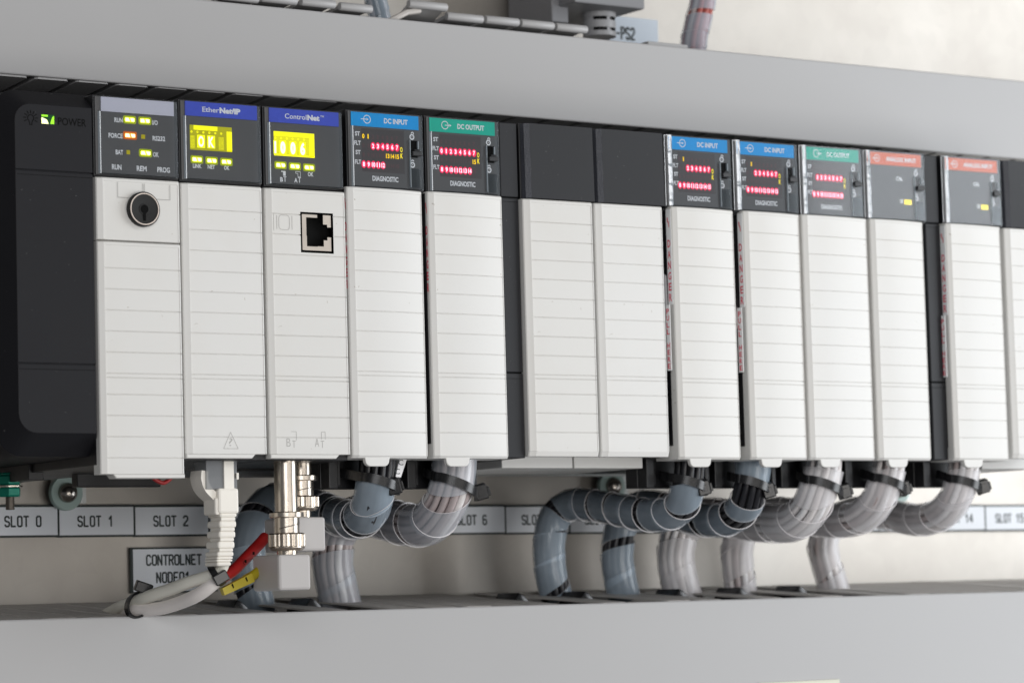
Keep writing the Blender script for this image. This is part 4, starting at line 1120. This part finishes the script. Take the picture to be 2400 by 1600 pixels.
# ================================================================== CONNECTORS UNDER SLOTS 1 AND 2
def zat(v, u, y): return at(u, v, y).z
def bnc(label, u, y, vs_, r):
    """vs_: pixel heights of ring top/bottom, body bottom, knurl bottom, neck bottom"""
    x = at(u, 1200, y).x
    zr0, zr1, zk0, zk1, zn = [zat(v, u, y) for v in vs_]
    t = thing('coax_connector', label, 'coax connector', (x, y, zn), 'metal coax connectors under the network module')
    MB().lathe([(r*.62, -126), (r*.62, zr0+.2)], (x, y, 0), 'Z', 36).build('barrel', 'nickel', t, smooth=40)
    MB().lathe([(r*.86, zr0), (r*.93, zr0-.25), (r*.93, zr1+.25), (r*.86, zr1)], (x, y, 0), 'Z', 36).build('collar', 'nickel', t, smooth=40)
    by = MB(); by.lathe([(r*.70, zr1), (r*.70, zk0)], (x, y, 0), 'Z', 36)
    bo = by.build('shell', 'nickel', t, smooth=40)
    sl = MB(); n = 14
    for i in range(n):
        a0, a1 = math.radians(205+110*i/n), math.radians(205+110*(i+1)/n); rr = r*.705
        za, zb_ = [zk0+(zr1-zk0)*(.25+.35*(j/n)) for j in (i, i+1)]
        sl.add([(x+rr*math.cos(a0), y+rr*math.sin(a0), za), (x+rr*math.cos(a1), y+rr*math.sin(a1), zb_), (x+rr*math.cos(a1), y+rr*math.sin(a1), zb_+.35), (x+rr*math.cos(a0), y+rr*math.sin(a0), za+.35)], [(0, 1, 2, 3)])
    a0 = math.radians(312); a1 = math.radians(319)
    sl.add([(x+rr*math.cos(a), y+rr*math.sin(a), z) for a, z in ((a0, zr1-.4), (a1, zr1-.4), (a1, zk0+(zr1-zk0)*.5), (a0, zk0+(zr1-zk0)*.5))], [(0, 1, 2, 3)])
    sl.build('bayonet_slot', 'bolt', bo, fix=False)
    MB().lathe([(r*.9, zk0+.05), (r*.97, zk0-.3), (r, zk0-.5), (r, zk1+1.6), (r*.95, zk1+1.4)], (x, y, 0), 'Z', 96, wob=lambda k: 1.0 if k % 4 < 2 else .955).build('knurled_ring', 'nickel', t, smooth=20)
    MB().lathe([(r*.95, zk1+1.5), (r*.97, zk1+1.0), (r*.8, zk1), (r*.6, zk1)], (x, y, 0), 'Z', 36).build('ring_skirt', 'nickel', t, smooth=40)
    MB().lathe([(r*.55, zk1+.2), (r*.55, zn-.5)], (x, y, 0), 'Z', 30).build('neck', 'nickel', t, smooth=40)
    return x, zn
x1_, zn1 = bnc('larger front metal coax connector with knurled ring above the lower grey block', 671, 10, (1200, 1213, 1249, 1290, 1300), 6.9)
x2_, zn2 = bnc('metal coax connector further back, higher up, above the upper grey block', 706, 24, (1114, 1127, 1162, 1197, 1211), 6.9)
def tap(label, front_r, front_l, left_l, v0, v1, yf):
    xr, xl = at(front_r, v0, yf).x, at(front_l, v0, yf).x
    y1 = yf+24
    for k in range(200):
        y1 = yf+.2*k
        if (at(left_l, v0, y1).x) >= xl: break
    zt_, zb_ = zat(v0, front_l, yf), zat(v1, front_l, yf)
    b = MB()
    pts = [(xl, zb_), (xr, zb_), (xr, zt_), (xl, zt_)]
    b.box(xl, xr, yf, y1, zb_, zt_, 1.0)
    return tag(b.build('coax_tap', 'tap'), label, 'coax tap', 'grey coax taps')
tap('grey square coax tap block hanging lowest under the front connector', 728, 653, 591, 1299, 1383, 3)
tap('grey coax tap block behind the front connector, half hidden', 763, 692, 618, 1211, 1291, 17)

# white network patch lead
x = at(521, 1130, 14).x; y = 14
t = thing('patch_cable', 'white network patch lead with moulded boot plugged in below the OK read-out module', 'patch cable', (x, y, -184))
def bx(mb, u0, u1, v0, v1, y0, y1, b_=.3):
    a_, e_ = at(u0, v1, (y0)), at(u1, v0, (y0)); mb.box(a_.x, e_.x, y0, y1, a_.z, e_.z, b_); return mb
m = MB(); bx(m, 484, 555, 1060, 1146, 8, 17); m.build('plug', 'plug', t)
m = MB(); bx(m, 526, 548, 1080, 1146, 7.4, 8.4, .15); bx(m, 548, 560, 1107, 1123, 8, 14, .2); m.build('plug_insert', 'boot', t)
# the boot
cx = at(528, 1200, 8).x
bo = MB()
bx(bo, 513, 560, 1143, 1203, 7, 18.5, .9)
a = at(516, 1203, 8); zz = [zat(v, 528, 9) for v in (1203, 1210, 1218, 1236, 1243, 1262, 1268, 1288, 1294, 1312, 1318, 1327)]
def seg(u0, u1, v0, v1, yb=17.5, b_=.8): bx(bo, u0, u1, v0, v1, 7.6, yb, b_)
seg(516, 556, 1200, 1212); seg(518, 552, 1211, 1220, 15.5, .4); seg(515, 555, 1219, 1236); seg(517, 551, 1235, 1244, 15.5, .4)
seg(514, 553, 1243, 1260); seg(516, 549, 1259, 1268, 15.5, .4); seg(512, 551, 1267, 1285); seg(514, 547, 1284, 1292, 15.5, .4); seg(510, 549, 1291, 1304)
seg(509, 547, 1303, 1310); seg(508, 546, 1309, 1316); seg(509, 543, 1315, 1326)
# left flank of the boot narrows to the guard arm
seg(505, 516, 1165, 1206, 17, .8)
bo.build('boot', 'boot', t)
g = MB(); pth = catmull([at(468, 1104, 13), at(467, 1122, 13), at(474, 1144, 13), at(490, 1162, 13), at(508, 1178, 13), at(514, 1196, 13)], 6)
fr = frame_path(pth); vs = []; fs = []
for (p, tt, u_, v_) in fr:
    sd = tt.cross(Vector((0, 1, 0))).normalized()
    for (a_, b_) in ((-1, -1), (1, -1), (1, 1), (-1, 1)): vs.append(p+sd*1.45*a_+Vector((0, 4.2, 0))*b_)
for i in range(len(fr)-1):
    for k in range(4): k2 = (k+1) % 4; fs.append((4*i+k, 4*i+k2, 4*i+4+k2, 4*i+4+k))
fs += [(0, 1, 2, 3), (len(vs)-1, len(vs)-2, len(vs)-3, len(vs)-4)]
g.add(vs, fs); g.build('latch_guard', 'boot', t, smooth=40)
cp = resample(catmull([at(524, 1318, 13), at(516, 1336, 14), at(492, 1349, 18), at(440, 1365, 28), at(400, 1380, 38), at(360, 1393, 48), at(318, 1408, 60), at(285, 1420, 72), at(262, 1432, 86), at(245, 1442, 96)], 8), 1.5)[0]
m = MB(); m.tube(cp, 2.35, 14); m.build('cord', 'cord', t, smooth=60)
# white sleeve round the red coax
cp = resample(catmull([at(515, 1352, 16), at(494, 1372, 18), at(462, 1394, 24), at(420, 1412, 36), at(380, 1424, 46), at(345, 1428, 54), at(318, 1429, 60), at(300, 1432, 70), at(284, 1440, 84)], 8), 1.5)[0]
t = thing('coax_cable', 'red coax cable running into an open white sleeve', 'coax cable', cp[0])
m = MB(); fr = frame_path(cp); m.tube(cp, 2.5, 18, caps=False, frames=fr); m.tube(cp, 2.15, 18, caps=False, frames=fr)
k0 = len(m.v)
p, tt, u_, v_ = fr[0]
vs = []
for k in range(18):
    an = 2*math.pi*k/18; d_ = u_*math.cos(an)+v_*math.sin(an); vs += [p+d_*2.5, p+d_*2.15]
m.add(vs, [(2*k, 2*((k+1) % 18), 2*((k+1) % 18)+1, 2*k+1) for k in range(18)])
m.build('sleeve', 'sleeve', t, smooth=50)
rp = catmull([at(622, 1258, 34), at(606, 1276, 32), at(575, 1308, 26), at(545, 1338, 20), at(518, 1354, 16), at(500, 1366, 17)], 6)
m = MB(); m.tube(rp, 2.15, 16); m.build('red_jacket', 'redcord', t, smooth=60)
m = MB(); a, b = at(553, 1330, 19), at(600, 1283, 29)
for (k, l_) in ((.25, 'C'), (.32, '1'), (.72, '1')):
    q_ = a.lerp(b, k); text(m, l_, q_.x-.4, q_.x+.5, q_.z, 1.1, q_.y-2.3, .0)
m.build('lettering', 'engrave', t, fix=False)
# yellow marker on the lower tap's lead
rp = catmull([at(606, 1338, 20), at(590, 1350, 19), at(560, 1366, 17), at(532, 1380, 16)], 6)
t = thing('cable_marker', 'yellow cable marker with black print below the red coax', 'cable marker', rp[-1])
m = MB(); m.tube(rp[:10], 1.9, 12); m.build('lead', 'yellow', t, smooth=60)
a, b = at(594, 1352, 15.5), at(524, 1386, 14.5); n_ = Vector((b.z-a.z, 0, a.x-b.x)).normalized()*-1.7
m = MB(); vs = [a+n_, b+n_*.8, b-n_*.8, a-n_]; vs2 = [p_+Vector((0, 2.2, 0)) for p_ in vs]
m.add(vs+vs2, [(0, 1, 2, 3), (7, 6, 5, 4), (0, 4, 5, 1), (1, 5, 6, 2), (2, 6, 7, 3), (3, 7, 4, 0)])
m.build('tag', 'yellow', t)
m = MB()
for k in (.2, .66):
    q_ = a.lerp(b, k); d_ = (b-a).normalized(); e_ = n_.normalized()
    m.add([q_-e_*1.4+Vector((0, -.05, 0)), q_+d_*.7-e_*1.2+Vector((0, -.05, 0)), q_+d_*.5+e_*.5+Vector((0, -.05, 0)), q_-d_*.1+e_*.2+Vector((0, -.05, 0))], [(0, 1, 2, 3)])
m.build('lettering', 'engrave', t, fix=False)
# two small ties on the white leads
def small_tie(label, c, axis, r, headp, hs=(3.0, 1.8, 2.2), rot=0.0):
    c = Vector(c); ax = Vector(axis).normalized(); u_ = ax.orthogonal().normalized(); v_ = ax.cross(u_)
    t = thing('cable_tie', label, 'cable tie', c, 'small black cable ties on the white leads')
    vs = []; fs = []; n = 28
    for k in range(n):
        an = 2*math.pi*k/n; d_ = u_*math.cos(an)*r[0]+v_*math.sin(an)*r[1]; dn = d_.normalized()
        vs += [c+d_+ax*1.2, c+d_+dn*.9+ax*1.2, c+d_+dn*.9-ax*1.2, c+d_-ax*1.2]
    for i in range(n):
        j = (i+1) % n
        for k in range(4): k2 = (k+1) % 4; fs.append((4*i+k, 4*i+k2, 4*j+k2, 4*j+k))
    MB().add(vs, fs).build('strap', 'tie', t, smooth=40)
    h = MB(); h.box(-hs[0], hs[0], -hs[1], hs[1], -hs[2], hs[2], .4); R = Euler((.1, rot, -.3)).to_matrix(); hp = Vector(headp); h.v = [hp+R @ v for v in h.v]
    h.build('head', 'tie', t)
c0 = (at(320, 1418, 56)); a0 = at(360, 1400, 48)-at(300, 1424, 66)
small_tie('black cable tie round both white leads above the duct', at(322, 1417, 56), a0, (5.0, 3.6), at(336, 1376, 54), (3.2, 2.0, 2.0), .35)
small_tie('black cable tie below the white boot where the red coax enters its sleeve', at(508, 1345, 16), at(500, 1352, 17)-at(520, 1338, 15), (4.0, 3.4), at(517, 1353, 11), (2.8, 1.3, 2.0), -.5)

# ================================================================== ABOVE THE UPPER DUCT
a = at(1447, 28, 140); b = at(1563, 92, 140)
t = thing('device_label', 'pale blue label reading -PS2 beside the grey gland', 'label', ((a.x+b.x)/2, 149, b.z))
MB().box(a.x, b.x, 146.5, 149.4, b.z-8, a.z-.5, .15).build('plate', plastic('blue_plate', (0.60, 0.67, 0.75), .4, .02), t)
l = MB(); p = at(1472, 72, 140); engrave(l, '-PS2', p.x+3.2, p.z, 5.2, 1.0, 146.4, .86, .62); l.build('lettering', 'labelink', t, fix=False)
a = at(1300, 46, 110); b = at(1480, 24, 110)
t = thing('grey_device', 'dark grey device with a ribbed cable gland above the top duct', 'device', (a.x+14, 120, a.z))
zb_ = at(1390, 22, 110).z
MB().box(a.x+4, b.x, 100, 146, zb_, zb_+60, .6).build('body', 'device', t)
MB().box(a.x, a.x+9, 112, 146, zb_-7, zb_+50, .6).build('bracket', 'device', t)
p = at(1404, 50, 118); gl = MB(); zt_, zb2 = zb_+.5, at(1404, 88, 118).z
h_ = zt_-zb2
gl.lathe([(7.4, zb2), (7.4, zb2+h_*.2), (7.0, zb2+h_*.2+.1), (7.0, zb2+h_*.3), (7.4, zb2+h_*.3+.1), (7.4, zb2+h_*.62), (7.0, zb2+h_*.62+.1), (7.0, zb2+h_*.75), (7.5, zb2+h_*.75+.1), (7.7, zt_)], (p.x, 118, 0), 'Z', 32)
go = gl.build('gland', plastic('gland_grey', (.36, .36, .37), .45, .03), t, smooth=40)
sl = MB()
for (zc, a0, a1) in ((.25, 215, 262), (.68, 215, 262), (.25, 280, 305), (.68, 280, 305)):
    n = 8
    for i in range(n):
        q0_, q1_ = math.radians(a0+(a1-a0)*i/n), math.radians(a0+(a1-a0)*(i+1)/n); z_ = zb2+h_*zc
        sl.add([(p.x+7.5*math.cos(q0_), 118+7.5*math.sin(q0_), z_-.7), (p.x+7.5*math.cos(q1_), 118+7.5*math.sin(q1_), z_-.7), (p.x+7.5*math.cos(q1_), 118+7.5*math.sin(q1_), z_+.7), (p.x+7.5*math.cos(q0_), 118+7.5*math.sin(q0_), z_+.7)], [(0, 1, 2, 3)])
sl.build('gland_slots', 'engrave', go, fix=False)
def riser(label, px, r, wm, acc, pitch=9):
    P = [at(*q) for q in px]; path, L = resample(catmull(P, 10), 2.0); fr = frame_path(path)
    t = thing('cable_riser', label, 'cable bundle', path[0], 'wrapped cables rising from the top duct')
    for k in range(9):
        a0_ = 2*math.pi*k/9; rr = r-2.0
        MB().tube([p_+(u_*math.cos(a0_)+v_*math.sin(a0_))*rr for (p_, tt, u_, v_) in fr], 1.4, 7).build('wire', acc[k % len(acc)], t, smooth=60)
    sp = MB(); spiral(sp, fr, L, r, pitch, pitch*.92, .4, .08); sp.build('spiral_wrap', ['spiral', 'spiral_rim'], t, smooth=50)
riser('wrapped reddish cable rising from the top duct beside the pale label', [(1622, 160, 100), (1626, 100, 100), (1634, 60, 100), (1644, 20, 100), (1652, -30, 100), (1656, -80, 100)], 6.0, 'wire_red', ('wire_red', 'wire_red', 'wire_red', 'wire_grey'))
riser('dark wrapped cable behind the fingers at the top left', [(898, 80, 95), (890, 40, 95), (880, 0, 95), (868, -60, 95)], 4.6, 'wire_black', ('wire_black', 'wire_grey'))
